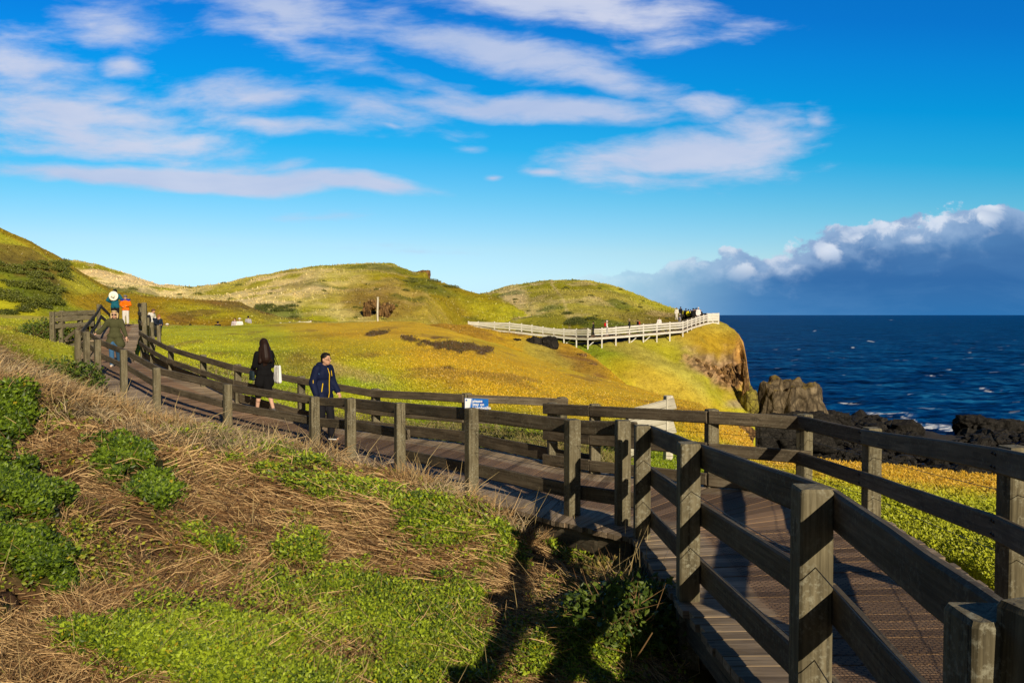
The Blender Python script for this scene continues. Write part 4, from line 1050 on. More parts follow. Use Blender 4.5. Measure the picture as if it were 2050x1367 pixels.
parts += scrub(DV, (1120, 1200), (628, 650), 18, .5, 1.1, 706, '', '') + scrub(DV, (1000, 1340), (575, 650), 30, .2, .5, 707, '', '', (.08, .09, .015), (.24, .24, .05)) + scrub(CV, (220, 500), (565, 600), 12, .3, .6, 709, '', '', (.12, .14, .02), (.30, .30, .06))
vegobj('scrub', parts, M['leaf'])

# ---------------------------------------------------------------- people
def ball(V, Q, c, r, n=8, m=10):
    c = Vector(c); r = Vector((r, r, r)) if not hasattr(r, '__len__') else Vector(r); o = len(V)
    for i in range(n + 1):
        th = math.pi * i / n
        for j in range(m):
            ph = 2 * math.pi * j / m
            V.append((c.x + r.x * math.sin(th) * math.cos(ph), c.y + r.y * math.sin(th) * math.sin(ph), c.z + r.z * math.cos(th)))
    for i in range(n):
        for j in range(m):
            j2 = (j + 1) % m; Q.append((o + i * m + j, o + (i + 1) * m + j, o + (i + 1) * m + j2, o + i * m + j2))
def cap(V, Q, a, b, ra, rb, k=10):
    a = Vector(a); b = Vector(b); ax = b - a; L = ax.length
    if L < 1e-4: return ball(V, Q, a, ra)
    ax.normalize(); s_ = ax.orthogonal().normalized(); u = ax.cross(s_); o = len(V); rings = []
    for t in (-90, -60, -30, 0): rings.append((a + ax * ra * math.sin(R(t)), ra * math.cos(R(t))))
    for t in (0, 30, 60, 90): rings.append((b + ax * rb * math.sin(R(t)), rb * math.cos(R(t))))
    for c, r in rings:
        r = max(r, 1e-4)
        for j in range(k):
            t = 2 * math.pi * j / k; p = c + s_ * (r * math.cos(t)) + u * (r * math.sin(t)); V.append(tuple(p))
    for i in range(len(rings) - 1):
        for j in range(k):
            j2 = (j + 1) % k; Q.append((o + i * k + j, o + i * k + j2, o + (i + 1) * k + j2, o + (i + 1) * k + j))

_tmpn = [0]
def blob(name, prims, mat, parent, vox=.012, smooth=4):
    """one continuous skin grown over capsules and ellipsoids"""
    V = []; Q = []
    for p in prims:
        if p[0] == 'c': cap(V, Q, *p[1:])
        else: ball(V, Q, *p[1:])
    me = bpy.data.meshes.new('t'); me.from_pydata(V, [], Q); me.update()
    bm = bmesh.new(); bm.from_mesh(me); bmesh.ops.remove_doubles(bm, verts=bm.verts, dist=1e-4); bmesh.ops.recalc_face_normals(bm, faces=bm.faces); bm.to_mesh(me); bm.free()
    o = bpy.data.objects.new('t', me); COL.objects.link(o)
    md = o.modifiers.new('r', 'REMESH'); md.mode = 'VOXEL'; md.voxel_size = vox; md.adaptivity = 0
    if smooth:
        ms = o.modifiers.new('s', 'SMOOTH'); ms.iterations = smooth; ms.factor = .5
    dg = bpy.context.evaluated_depsgraph_get(); ev = o.evaluated_get(dg)
    out = bpy.data.meshes.new_from_object(ev); out.name = name
    bpy.data.objects.remove(o); bpy.data.meshes.remove(me)
    out.polygons.foreach_set('use_smooth', np.ones(len(out.polygons), bool))
    return link(name, out, mat, parent)

_mc = {}
def cloth(col, rough=.85, name='cloth'):
    k = (tuple(col), name)
    if k not in _mc: _mc[k] = m_plain(name + '_%d' % len(_mc), col, rough, .15, .22, 14)
    return _mc[k]
SKIN = lambda: cloth((.56, .32, .21), .6, 'skin')
SKIN2 = lambda: cloth((.60, .37, .26), .6, 'skin')
HAIRK = lambda: cloth((.012, .009, .008), .5, 'hair')

DEF = dict(pel=(0, 0, .93), hip=.09, knL=(.02, .10, .50), knR=(.02, -.10, .50), anL=(-.01, .10, .085), anR=(-.01, -.10, .085), waist=(0, 0, 1.08), chest=(.0, 0, 1.28), neck=(.0, 0, 1.45), head=(.02, 0, 1.60), shL=(0, .18, 1.40), shR=(0, -.18, 1.40),
           elL=(-.02, .24, 1.14), elR=(-.02, -.24, 1.14), wrL=(.06, .25, .90), wrR=(.06, -.25, .90), toe=.17, hyaw=0, htilt=0)

def skeleton(H, **kw):
    J = dict(DEF); J.update(kw); k = H / 1.72
    return {a: (Vector(v) * k if isinstance(v, tuple) else v) for a, v in J.items()}, k

def body_prims(J, k, fingers=True, hands=True):
    P_ = []
    hd = J['head']; r = k
    P_ += [('b', hd, (.095 * r, .077 * r, .118 * r)), ('b', hd + Vector((.035, 0, -.062)) * r, (.058 * r, .052 * r, .055 * r)), ('c', hd + Vector((.088, 0, .012)) * r, hd + Vector((.108, 0, -.028)) * r, .013 * r, .017 * r)]
    for s_ in (1, -1): P_.append(('b', hd + Vector((-.005, .078 * s_, -.01)) * r, (.022 * r, .012 * r, .034 * r)))
    P_ += [('c', J['neck'], hd + Vector((-.015, 0, -.07)) * r, .058 * r, .052 * r), ('c', J['chest'], J['neck'], .11 * r, .06 * r), ('b', J['chest'], (.10 * r, .155 * r, .17 * r)), ('b', J['waist'], (.09 * r, .125 * r, .15 * r)), ('b', J['pel'], (.10 * r, .15 * r, .12 * r))]
    for s_, d in (('L', 1), ('R', -1)):
        hp = J['pel'] + Vector((0, d * J['hip'] * r, -.03 * r))
        P_ += [('c', hp, J['kn' + s_], .085 * r, .055 * r), ('c', J['kn' + s_], J['kn' + s_].lerp(J['an' + s_], .35) + Vector((-.015 * r, 0, 0)), .052 * r, .052 * r), ('c', J['kn' + s_].lerp(J['an' + s_], .3), J['an' + s_], .05 * r, .034 * r)]
        a = J['an' + s_]; P_ += [('c', a + Vector((-.03, 0, -.045)) * r, a + Vector((J['toe'] - .03, d * .015, -.06)) * r, .036 * r, .027 * r)]
        sh, el, wr = J['sh' + s_], J['el' + s_], J['wr' + s_]
        P_ += [('c', J['chest'] + Vector((0, d * .08 * r, .08 * r)), sh, .075 * r, .058 * r), ('c', sh, el, .050 * r, .038 * r), ('c', el, el.lerp(wr, .4), .039 * r, .037 * r), ('c', el.lerp(wr, .3), wr, .037 * r, .025 * r)]
        if hands:
            ax = (wr - el).normalized(); sd = ax.cross(Vector((0, 0, 1)))
            if sd.length < .2: sd = Vector((1, 0, 0))
            sd.normalize(); nn = sd.cross(ax)
            pc = wr + ax * .045 * r
            P_ += [('c', wr, pc + ax * .02 * r, .025 * r, .030 * r)]
            for q in (-1, 1): P_ += [('c', wr + ax * .01 * r, pc + sd * q * .018 * r + ax * .03 * r, .02 * r, .017 * r)]
            if fingers:
                for f, (o_, ln) in enumerate(((-.030, .058), (-.010, .072), (.010, .068), (.030, .050))):
                    b0 = pc + sd * o_ * r + ax * .04 * r; b1 = b0 + (ax * .62 - nn * .35) * ln * r; b2 = b1 + (ax * .25 - nn * .55) * ln * .7 * r
                    P_ += [('c', b0, b1, .0098 * r, .009 * r), ('c', b1, b2, .009 * r, .0075 * r)]
                t0 = wr + ax * .03 * r + sd * .028 * r * d; P_ += [('c', t0, t0 + (ax * .6 + sd * .55 * d - nn * .3) * .05 * r, .012 * r, .009 * r)]
    return P_

def jacket_prims(J, k, g=.022, hem=.86, sleeve=1.0, flare=0.0, hood=False, width=1.0):
    r = k; P_ = []
    ch, wa, pl = J['chest'], J['waist'], J['pel']
    P_ += [('b', ch + Vector((0, 0, .02)) * r, ((.105 + g) * r, (.165 + g) * r * width, .18 * r)), ('b', wa, ((.105 + g) * r, (.14 + g) * r * width, .18 * r)), ('b', pl + Vector((0, 0, .02)) * r, ((.115 + g + flare * .5) * r, (.155 + g + flare) * r * width, .13 * r))]
    if hem < .9:
        for q in (-1, 1): P_.append(('c', pl + Vector((0, q * .06 * r, 0)), Vector((pl.x, pl.y + q * (.085 + flare) * r, hem * r + .03)), (.10 + g) * r, (.09 + g + flare * .6) * r))
    P_ += [('c', ch + Vector((0, 0, .10)) * r, J['neck'] + Vector((0, 0, -.01)) * r, (.10 + g * .5) * r, (.062 + g * .4) * r)]
    for s_, d in (('L', 1), ('R', -1)):
        sh, el, wr = J['sh' + s_], J['el' + s_], J['wr' + s_]
        P_ += [('c', ch + Vector((0, d * .07, .09)) * r, sh, (.085 + g * .5) * r, (.060 + g * .6) * r), ('c', sh, el, (.055 + g) * r, (.045 + g) * r)]
        if sleeve > .1: P_ += [('c', el, el.lerp(wr, sleeve * .97), (.045 + g) * r, (.036 + g * .8) * r)]
    if hood:
        P_ += [('c', J['neck'] + Vector((-.07, .07, .02)) * r, J['neck'] + Vector((-.07, -.07, .02)) * r, .068 * r, .068 * r), ('b', J['neck'] + Vector((-.10, 0, -.03)) * r, (.07 * r, .11 * r, .09 * r)), ('c', J['neck'] + Vector((-.05, .09, .01)) * r, J['neck'] + Vector((.05, .07, -.03)) * r, .045 * r, .03 * r), ('c', J['neck'] + Vector((-.05, -.09, .01)) * r, J['neck'] + Vector((.05, -.07, -.03)) * r, .045 * r, .03 * r)]
    return P_

def trouser_prims(J, k, g=.014, low=.0, wide=0.0):
    r = k; P_ = [('b', J['pel'], ((.112 + g) * r, (.158 + g) * r, .12 * r)), ('c', J['pel'], J['waist'] - Vector((0, 0, .05)) * r, (.11 + g) * r, (.10 + g) * r)]
    for s_, d in (('L', 1), ('R', -1)):
        hp = J['pel'] + Vector((0, d * J['hip'] * r, -.03 * r)); kn = J['kn' + s_]; an = J['an' + s_].lerp(kn, low)
        P_ += [('c', hp, kn, (.088 + g) * r, (.062 + g + wide * .5) * r), ('c', kn, an, (.060 + g + wide * .5) * r, (.046 + g + wide) * r)]
    return P_

def shoe(J, k, s_, d, mat, parent, sole=None, vox=.01):
    a = J['an' + s_]; r = k
    b = blob('shoe', [('c', a + Vector((-.04, 0, -.03)) * r, a + Vector((J['toe'] - .05, d * .012, -.048)) * r, .046 * r, .036 * r), ('c', a, a + Vector((-.02, 0, -.04)) * r, .044 * r, .045 * r)], mat, parent, vox, 3)
    if sole:
        s2 = blob('sole', [('c', a + Vector((-.05, 0, -.072)) * r, a + Vector((J['toe'] - .035, d * .012, -.074)) * r, .020 * r, .018 * r), ('c', a + Vector((-.04, .02, -.072)) * r, a + Vector((J['toe'] - .05, .025 + d * .012, -.074)) * r, .020 * r, .018 * r), ('c', a + Vector((-.04, -.02, -.072)) * r, a + Vector((J['toe'] - .05, -.025 + d * .012, -.074)) * r, .020 * r, .018 * r)], sole, b, vox * .8, 2)

def face(J, k, parent, mat_eye, mat_lip):
    hd = J['head']; r = k
    for s_ in (1, -1):
        blob('eye', [('b', hd + Vector((.083, .030 * s_, .004)) * r, (.010 * r, .014 * r, .008 * r))], mat_eye, parent, .004, 1)
        blob('eyebrow', [('c', hd + Vector((.090, .016 * s_, .030)) * r, hd + Vector((.082, .046 * s_, .028)) * r, .005 * r, .004 * r)], mat_eye, parent, .003, 1)
    blob('mouth', [('c', hd + Vector((.086, .020, -.064)) * r, hd + Vector((.086, -.020, -.064)) * r, .007 * r, .007 * r)], mat_lip, parent, .004, 1)

def person_root(px, py, d, yaw, label, group=None):
    q = P(px, py, d); return empty('person', q, label, 'person', group, yaw)

# 1 man in a navy jacket, walking to the right beside the fence
def z_deck(x, y, rung):
    best = None
    for (a0, b0, za0, zb0), (a1, b1, za1, zb1) in zip(rung[:-1], rung[1:]):
        for t in np.linspace(0, 1, 12):
            m_ = (a0.lerp(a1, t) + b0.lerp(b1, t)) / 2; dd = (m_.x - x) ** 2 + (m_.y - y) ** 2
            if best is None or dd < best[0]: best = (dd, (za0 + (za1 - za0) * t + zb0 + (zb1 - zb0) * t) / 2)
    return best[1]
def on_walk(px, py, dlo, dhi, rung):
    """depth at which the pixel ray meets the deck"""
    for d in np.linspace(dlo, dhi, 200):
        q = P(px, py, d)
        if q.z <= z_deck(q.x, q.y, rung): return q
    return P(px, py, (dlo + dhi) / 2)
lip = cloth((.30, .10, .08), .6, 'lip')
q = on_walk(648, 880, 14.0, 17.6, rungs3); Hm = (880 - 707) / F * q.y * 1.015
man = empty('person', q, 'man in a navy jacket with yellow zips and glasses walking to the right', 'person', None, R(-28))
J, k = skeleton(Hm, knL=(.10, .09, .50), anL=(.12, .09, .085), knR=(.03, -.09, .50), anR=(-.10, -.09, .095), head=(.075, 0, 1.585), neck=(.03, 0, 1.45), chest=(.01, 0, 1.28), elL=(.02, .25, 1.13), wrL=(.16, .245, .94), elR=(-.06, -.24, 1.13), wrR=(.04, -.25, .90))
blob('body', body_prims(J, k), SKIN(), man, .008, 3)
navy = cloth((.006, .011, .042), .75, 'navy'); yel = cloth((.75, .50, .01), .6, 'yellow')
blob('jacket', jacket_prims(J, k, .034, .80, .97, .02, True, 1.08), navy, man, .013, 4)
blob('trousers', trouser_prims(J, k, .014, .08, .012), cloth((.010, .010, .014), .8, 'black'), man, .013, 4)
for s_, d_ in (('L', 1), ('R', -1)): shoe(J, k, s_, d_, cloth((.02, .02, .022), .6, 'black'), man, cloth((.75, .75, .72), .6, 'white'))
hd = J['head']
blob('hair', [('b', hd + Vector((-.022, 0, .045)) * k, (.096 * k, .088 * k, .092 * k)), ('b', hd + Vector((.012, .01, .088)) * k, (.066 * k, .070 * k, .040 * k)), ('b', hd + Vector((-.07, 0, -.01)) * k, (.042 * k, .07 * k, .075 * k))], HAIRK(), man, .01, 2)
face(J, k, man, HAIRK(), lip)
gl = blob('glasses', [('c', hd + Vector((.104, .058, .004)) * k, hd + Vector((.104, -.058, .004)) * k, .005, .005), ('c', hd + Vector((.104, .058, -.02)) * k, hd + Vector((.104, .012, -.022)) * k, .003, .003), ('c', hd + Vector((.104, -.058, -.02)) * k, hd + Vector((.104, -.012, -.022)) * k, .003, .003), ('c', hd + Vector((.10, -.062, .004)) * k, hd + Vector((.0, -.08, .006)) * k, .004, .004), ('c', hd + Vector((.10, .062, .004)) * k, hd + Vector((.0, .08, .006)) * k, .004, .004)], cloth((.05, .04, .035), .3, 'frame'), man, .004, 0)
def surf_strip(name, pts, r, mat, parent): return blob(name, [('c', a, b, r, r) for a, b in zip(pts[:-1], pts[1:])], mat, parent, .005, 1)
ch, wa, pl_ = J['chest'], J['waist'], J['pel']
surf_strip('zip', [J['neck'] + Vector((.085, .0, -.04)) * k, ch + Vector((.150, 0, .02)) * k, wa + Vector((.150, 0, .03)) * k, pl_ + Vector((.152, 0, .0)) * k, pl_ + Vector((.128, 0, -.12)) * k], .008, yel, man)
surf_strip('zip', [wa + Vector((.105, -.135, .04)) * k, pl_ + Vector((.09, -.155, .02)) * k], .010, yel, man)
surf_strip('zip', [ch + Vector((.135, .07, .08)) * k, ch + Vector((.145, .075, -.02)) * k], .007, yel, man)
surf_strip('piping', [J['shR'] + Vector((.03, -.045, .02)) * k, J['shR'] + Vector((.072, -.02, -.10)) * k], .006, cloth((.08, .20, .38), .6, 'blue'), man)
surf_strip('pocket', [J['elR'] + Vector((.055, -.045, .06)) * k, J['elR'] + Vector((.055, -.045, -.01)) * k], .009, yel, man)

# 2 woman in black with a white tote bag, seen from behind
q = on_walk(530, 833, 15.5, 19.5, rungs3); Hw = (833 - 680) / F * q.y * 1.01
wom = empty('person', q, 'woman in a black outfit with long brown hair seen from behind', 'person', None, R(128))
J, k = skeleton(Hw, knL=(.13, .085, .49), anL=(.24, .085, .09), knR=(-.06, -.085, .50), anR=(-.30, -.085, .17), elL=(.08, .19, 1.13), wrL=(.26, .15, 1.06), elR=(.03, -.185, 1.13), wrR=(.17, -.13, 1.15), shL=(0, .155, 1.39), shR=(0, -.155, 1.39), hip=.085, head=(.03, 0, 1.60))
blob('body', body_prims(J, k), SKIN2(), wom, .008, 3)
blk = cloth((.006, .006, .007), .9, 'black')
blob('dress', jacket_prims(J, k, .022, .72, .95, .02, False, 1.0), blk, wom, .013, 4)
blob('skirt', [('c', J['pel'], J['knL'] + Vector((0, 0, -.02)), .135 * k, .088 * k), ('c', J['pel'], J['knR'] + Vector((0, 0, -.02)), .135 * k, .088 * k), ('c', J['knL'], J['knL'].lerp(J['anL'], .12), .080 * k, .066 * k), ('c', J['knR'], J['knR'].lerp(J['anR'], .05), .080 * k, .07 * k)], blk, wom, .014, 4)
for s_, d_ in (('L', 1), ('R', -1)): shoe(J, k, s_, d_, cloth((.14, .13, .12), .7, 'grey'), wom)
hd = J['head']
blob('hair', [('b', hd + Vector((-.015, 0, .025)) * k, (.115 * k, .10 * k, .125 * k)), ('c', hd + Vector((-.06, 0, -.02)) * k, hd + Vector((-.13, 0, -.30)) * k, .11 * k, .125 * k), ('c', hd + Vector((-.06, .06, -.1)) * k, hd + Vector((-.12, .13, -.38)) * k, .085 * k, .04 * k), ('c', hd + Vector((-.06, -.06, -.1)) * k, hd + Vector((-.12, -.12, -.36)) * k, .085 * k, .04 * k), ('c', hd + Vector((-.12, 0, -.25)) * k, hd + Vector((-.13, .0, -.44)) * k, .09 * k, .035 * k), ('c', hd + Vector((-.12, .05, -.25)) * k, hd + Vector((-.14, .05, -.47)) * k, .05 * k, .02 * k)], cloth((.020, .010, .007), .5, 'hair'), wom, .011, 2)
face(J, k, wom, HAIRK(), lip)
# tote bag hanging at her right side, and a dark handbag at the left
rz = Matrix.Rotation(R(128), 4, 'Z')
bp = q + rz @ (Vector((-.02, -.30, .95)) * k)
bag = empty('tote_bag', bp - Vector((0, 0, .18)), 'plain white cloth tote bag hanging from the shoulder of the woman in black', 'bag', None, R(128))
blob('bag_body', [('b', (0, 0, .02), (.17, .045, .06)), ('c', (-.13, 0, 0), (-.12, 0, .34), .045, .028), ('c', (.13, 0, 0), (.12, 0, .33), .045, .028), ('c', (-.06, 0, 0), (-.05, 0, .33), .055, .028), ('c', (.06, 0, 0), (.05, 0, .33), .055, .028), ('c', (0, .0, 0), (0, 0, .33), .055, .026)], cloth((.80, .80, .78), .8, 'white'), bag, .013, 3)
sl = rz.inverted() @ (q + rz @ J['shR'] - bag.location)
blob('strap', [('c', (-.06, 0, .34), sl + Vector((-.03, -.02, .075)), .011, .011), ('c', (.06, 0, .34), sl + Vector((.05, -.02, .07)), .011, .011), ('c', sl + Vector((-.03, -.02, .075)), sl + Vector((.05, -.02, .07)), .011, .011)], blk, bag, .009, 1)
hb = q + rz @ (Vector((.14, .23, .84)) * k)
hbag = empty('handbag', hb, 'dark slate handbag held at the left side of the woman in black', 'bag', None, R(128))
blob('bag_body', [('b', (0, 0, .08), (.13, .05, .09)), ('c', (-.09, 0, 0), (.09, 0, 0), .04, .04), ('c', (-.08, 0, .15), (.08, 0, .15), .03, .03)], cloth((.02, .035, .045), .6, 'slate'), hbag, .012, 3)
blob('strap', [('c', (-.08, 0, .15), (-.03, 0, .28), .008, .008), ('c', (.08, 0, .15), (.03, 0, .28), .008, .008), ('c', (-.03, 0, .28), (.03, 0, .28), .008, .008)], blk, hbag, .007, 1)

# 3 woman in a loose olive tunic, facing the camera
q = on_walk(231, 734, 22, 30, rungs3 + rungs4[1:]); Hg = (734 - 624) / F * q.y * 1.02
wg = empty('person', q, 'blonde woman in a loose olive tunic, sunglasses and jeans walking towards the camera', 'person', None, R(-72))
J, k = skeleton(Hg, knR=(.12, -.085, .50), anR=(.14, -.07, .085), knL=(.05, .085, .50), anL=(-.25, .08, .16), elL=(.02, .25, 1.14), wrL=(.14, .34, .91), elR=(-.04, -.32, 1.18), wrR=(-.02, -.52, 1.02), head=(.05, 0, 1.59))
blob('body', body_prims(J, k), SKIN2(), wg, .009, 3)
olv = cloth((.070, .072, .032), .9, 'olive')
blob('tunic', jacket_prims(J, k, .026, .66, .85, .06, False, 1.0) + [('c', J['elR'], J['elR'].lerp(J['wrR'], .5) - Vector((0, 0, .07)), .055, .045), ('c', J['elL'], J['elL'].lerp(J['wrL'], .4) - Vector((0, 0, .05)), .05, .045)], olv, wg, .016, 4)
blob('jeans', trouser_prims(J, k, .012, .05, .01), cloth((.045, .13, .26), .85, 'denim'), wg, .014, 4)
for s_, d_ in (('L', 1), ('R', -1)): shoe(J, k, s_, d_, cloth((.66, .62, .55), .7, 'white'), wg)
hd = J['head']
blob('hair', [('b', hd + Vector((-.035, 0, .03)) * k, (.098 * k, .098 * k, .115 * k)), ('b', hd + Vector((.03, 0, .105)) * k, (.068 * k, .082 * k, .035 * k)), ('c', hd + Vector((-.02, .085, .03)) * k, hd + Vector((.01, .085, -.09)) * k, .035 * k, .025 * k), ('c', hd + Vector((-.02, -.085, .03)) * k, hd + Vector((.01, -.085, -.09)) * k, .035 * k, .025 * k)], cloth((.55, .40, .20), .6, 'hair'), wg, .012, 2)
face(J, k, wg, HAIRK(), cloth((.42, .05, .04), .6, 'lip'))
blob('sunglasses', [('b', hd + Vector((.098, .036, .008)) * k, (.010, .032, .022)), ('b', hd + Vector((.098, -.036, .008)) * k, (.010, .032, .022)), ('c', hd + Vector((.104, .01, .014)) * k, hd + Vector((.104, -.01, .014)) * k, .005, .005), ('c', hd + Vector((.094, .066, .01)) * k, hd + Vector((.0, .085, .01)) * k, .005, .005), ('c', hd + Vector((.094, -.066, .01)) * k, hd + Vector((.0, -.085, .01)) * k, .005, .005)], cloth((.010, .006, .006), .2, 'lens'), wg, .005, 0)
rz = Matrix.Rotation(R(-72), 4, 'Z')
ph = empty('phone', q + rz @ (J['wrL'] + Vector((.02, .03, -.10)) * k), 'black phone held low in the hand of the blonde woman', 'phone', None, R(-72))
beam('phone_body', Vector((0, 0, -.07)), Vector((.02, 0, .07)), .07, .012, cloth((.008, .008, .009), .3, 'black'), ph, up=Vector((0, 1, 0)), ch=.002)

# 4 person in a teal jumper, back turned, white hat hanging behind
q = P(231, 652, 39.5); Ht = (652 - 578) / F * q.y * 1.0
te = empty('person', q, 'person in a teal jumper seen from behind at the top of the ramp', 'person', None, R(100))
J, k = skeleton(Ht, elL=(-.02, .32, 1.18), wrL=(.16, .20, 1.08), elR=(-.02, -.32, 1.18), wrR=(.16, -.20, 1.08), head=(.05, 0, 1.58))
blob('body', body_prims(J, k, False), SKIN(), te, .012, 3)
blob('jumper', jacket_prims(J, k, .028, .86, .95, .0, False, 1.05), cloth((.010, .110, .165), .85, 'teal'), te, .018, 4)
blob('trousers', trouser_prims(J, k, .012, .02, .0), cloth((.012, .012, .016), .85, 'black'), te, .018, 4)
for s_, d_ in (('L', 1), ('R', -1)): shoe(J, k, s_, d_, blk, te, None, .014)
blob('hair', [('b', J['head'] + Vector((-.02, 0, .02)) * k, (.105 * k, .092 * k, .115 * k))], HAIRK(), te, .016, 2)
rz = Matrix.Rotation(R(100), 4, 'Z')
ht = empty('sun_hat', q + rz @ (Vector((-.20, .01, 1.38)) * k), 'wide white sun hat hanging on the back of the person in teal', 'hat', None, R(100))
blob('brim', [('b', (0, 0, 0), (.025, .23, .23))], cloth((.82, .80, .74), .8, 'white'), ht, .014, 2); blob('crown', [('b', (-.04, 0, 0), (.07, .10, .10))], cloth((.78, .76, .66), .8, 'white'), ht, .014, 2); blob('band', [('c', (-.035, .11, -.05), (-.035, -.04, -.12), .014, .014)], cloth((.03, .03, .02), .8, 'black'), ht, .012, 1)

# 5 child in an orange jacket
q = P(252, 649, 39.0); Hc = (649 - 591) / F * q.y
chd = empty('person', q, 'child in an orange and blue jacket, grey hat and white trousers facing the camera', 'person', None, R(-80))
J, k = skeleton(Hc, elL=(.0, .27, 1.14), wrL=(.18, .12, 1.08), elR=(.0, -.27, 1.14), wrR=(.18, -.12, 1.04), anL=(.03, .12, .085), anR=(-.02, -.11, .085), head=(.04, 0, 1.58))
blob('body', body_prims(J, k, False), SKIN2(), chd, .011, 3)
blob('jacket', jacket_prims(J, k, .034, .84, .95, .01, False, 1.1), cloth((.75, .16, .005), .8, 'orange'), chd, .016, 4)
blob('yoke', [('c', J['shL'] + Vector((0, 0, .01)), J['shR'] + Vector((0, 0, .01)), .097 * k, .097 * k), ('c', J['shL'], J['shL'].lerp(J['elL'], .55), .088 * k, .078 * k), ('c', J['shR'], J['shR'].lerp(J['elR'], .55), .088 * k, .078 * k)], cloth((.02, .03, .28), .8, 'blue'), chd, .016, 3)
blob('trousers', trouser_prims(J, k, .02, .02, .015), cloth((.62, .60, .56), .85, 'white'), chd, .016, 4)
for s_, d_ in (('L', 1), ('R', -1)): shoe(J, k, s_, d_, cloth((.70, .68, .64), .7, 'white'), chd, None, .014)
hh = blob('hat', [('b', J['head'] + Vector((0, 0, .09)) * k, (.105 * k, .10 * k, .07 * k))], cloth((.16, .15, .18), .85, 'grey'), chd, .014, 2)
blob('brim', [('b', J['head'] + Vector((.01, 0, .055)) * k, (.17 * k, .165 * k, .018 * k))], cloth((.14, .13, .17), .85, 'grey'), hh, .012, 1)
blob('hair', [('b', J['head'] + Vector((-.03, 0, .0)) * k, (.08 * k, .085 * k, .09 * k))], HAIRK(), chd, .014, 2)

# ---- small figures further off: body, top, trousers and hair
def small(px, head, foot, d, yaw, label, top, leg, hair=(.012, .01, .008), group=None, pose=None, hat=None, pack=None, vox=None, skin=None, bend=0, z=None, Hfix=None):
    q = P(px, foot, d); H = Hfix or (foot - head) / F * d
    if Hfix: q = P(px, head, d) - Vector((0, 0, Hfix))
    vx = vox or max(.016, d * .00022)
    o = empty('person', q, label, 'person', group, R(yaw))
    kw = dict(knL=(.05, .09, .5), anL=(.10, .09, .085), anR=(-.10, -.09, .09), elL=(.03, .24, 1.14), wrL=(.16, .2, .98))
    kw.update(pose or {})
    J, k = skeleton(H, **kw)
    blob('body', body_prims(J, k, False), skin or SKIN(), o, vx, 2)
    blob('top', jacket_prims(J, k, .026, .86, .95, .0, False, 1.05), cloth(top), o, vx * 1.3, 2)
    blob('trousers', trouser_prims(J, k, .014, .02, .005), cloth(leg), o, vx * 1.3, 2)
    if hair is not None: blob('hair', [('b', J['head'] + Vector((-.02, 0, .03)) * k, (.105 * k, .095 * k, .11 * k))] + ([('c', J['head'] + Vector((-.06, 0, 0)) * k, J['head'] + Vector((-.1, 0, -.28)) * k, .09 * k, .07 * k)] if (pose or {}).get('long') else []), cloth(hair, .6, 'hair'), o, vx, 1)
    if hat is not None:
        h1 = blob('hat', [('b', J['head'] + Vector((0, 0, .08)) * k, (.115 * k, .11 * k, .075 * k))], cloth(hat), o, vx, 1)
        blob('brim', [('b', J['head'] + Vector((.03, 0, .06)) * k, (.18 * k, .16 * k, .022 * k))], cloth(hat), h1, vx * .7, 0)
    if pack is not None: blob('backpack', [('b', J['chest'] + Vector((-.20, 0, -.03)) * k, (.12 * k, .16 * k, .24 * k))], cloth(pack), o, vx, 2)
    return o
G1 = 'people leaning at the right of the upper ramp'
small(293, 622, 678, 40, -60, 'dark haired person in a black and white top behind the short posts', (.02, .02, .025), (.012, .012, .015), group=G1)
small(304, 617, 674, 41, -20, 'person in a white top and brown cap behind the short posts', (.62, .60, .58), (.02, .02, .025), (.10, .05, .03), group=G1, hat=(.16, .09, .06), pose=dict(head=(.14, 0, 1.54), neck=(.07, 0, 1.42), chest=(.03, 0, 1.27)))
small(312, 628, 684, 40, -10, 'person in dark clothes with orange hair bent forward behind the short posts', (.012, .018, .035), (.012, .014, .02), (.30, .12, .05), group=G1, pose=dict(head=(.22, 0, 1.48), neck=(.14, 0, 1.38), chest=(.06, 0, 1.25), wrL=(.30, .1, 1.05), wrR=(.30, -.1, 1.05), elR=(.12, -.2, 1.12)))
small(319, 630, 684, 41.5, 160, 'red faced person half hidden beside the short posts', (.02, .03, .06), (.012, .014, .02), (.35, .12, .06), group=G1)
G2 = 'walkers half hidden behind the green crest'
def crest_p(px, head, d, *a, **k): return small(px, head, 0, d, *a, Hfix=1.66, **k)
crest_p(335, 648, 56, -90, 'walker in a white sun hat and red top behind the crest, close to the ramp', (.55, .03, .02), (.1, .1, .1), hat=(.75, .73, .68), group=G2)
crest_p(381, 648.5, 60, 90, 'bare dark haired head just above the crest', (.05, .05, .05), (.05, .05, .05), group=G2)
crest_p(436, 643, 62, 90, 'dark haired walker in black behind the crest left of the pale pair', (.015, .015, .018), (.02, .02, .02), group=G2)
crest_p(470, 637, 66, -90, 'woman with long dark hair in a lilac top behind the crest', (.50, .44, .50), (.1, .1, .1), group=G2, pose=dict(long=1))
crest_p(479.5, 637, 66, -70, 'person in a white top and white hat beside the woman in lilac', (.75, .73, .70), (.1, .1, .1), hat=(.78, .76, .7), group=G2)
crest_p(497, 632.5, 68, 90, 'person in a grey top and black trousers at the end of the pale railing', (.36, .35, .40), (.012, .012, .014), group=G2)
G3 = 'walkers strung along the far boardwalk'
small(1188, 644, 672.5, 107, 170, 'walker all in black, first from the left on the far boardwalk', (.015, .017, .022), (.015, .015, .02), group=G3)
small(1214.5, 642, 672, 107.5, 0, 'walker in white with a red backpack on the far boardwalk', (.75, .72, .70), (.3, .3, .32), (.7, .6, .5), group=G3, pack=(.65, .01, .02), hat=(.75, .72, .7))
small(1260, 639, 669, 110, 160, 'walker in black with a pale cap on the far boardwalk', (.014, .016, .018), (.02, .02, .02), group=G3, hat=(.55, .45, .25))
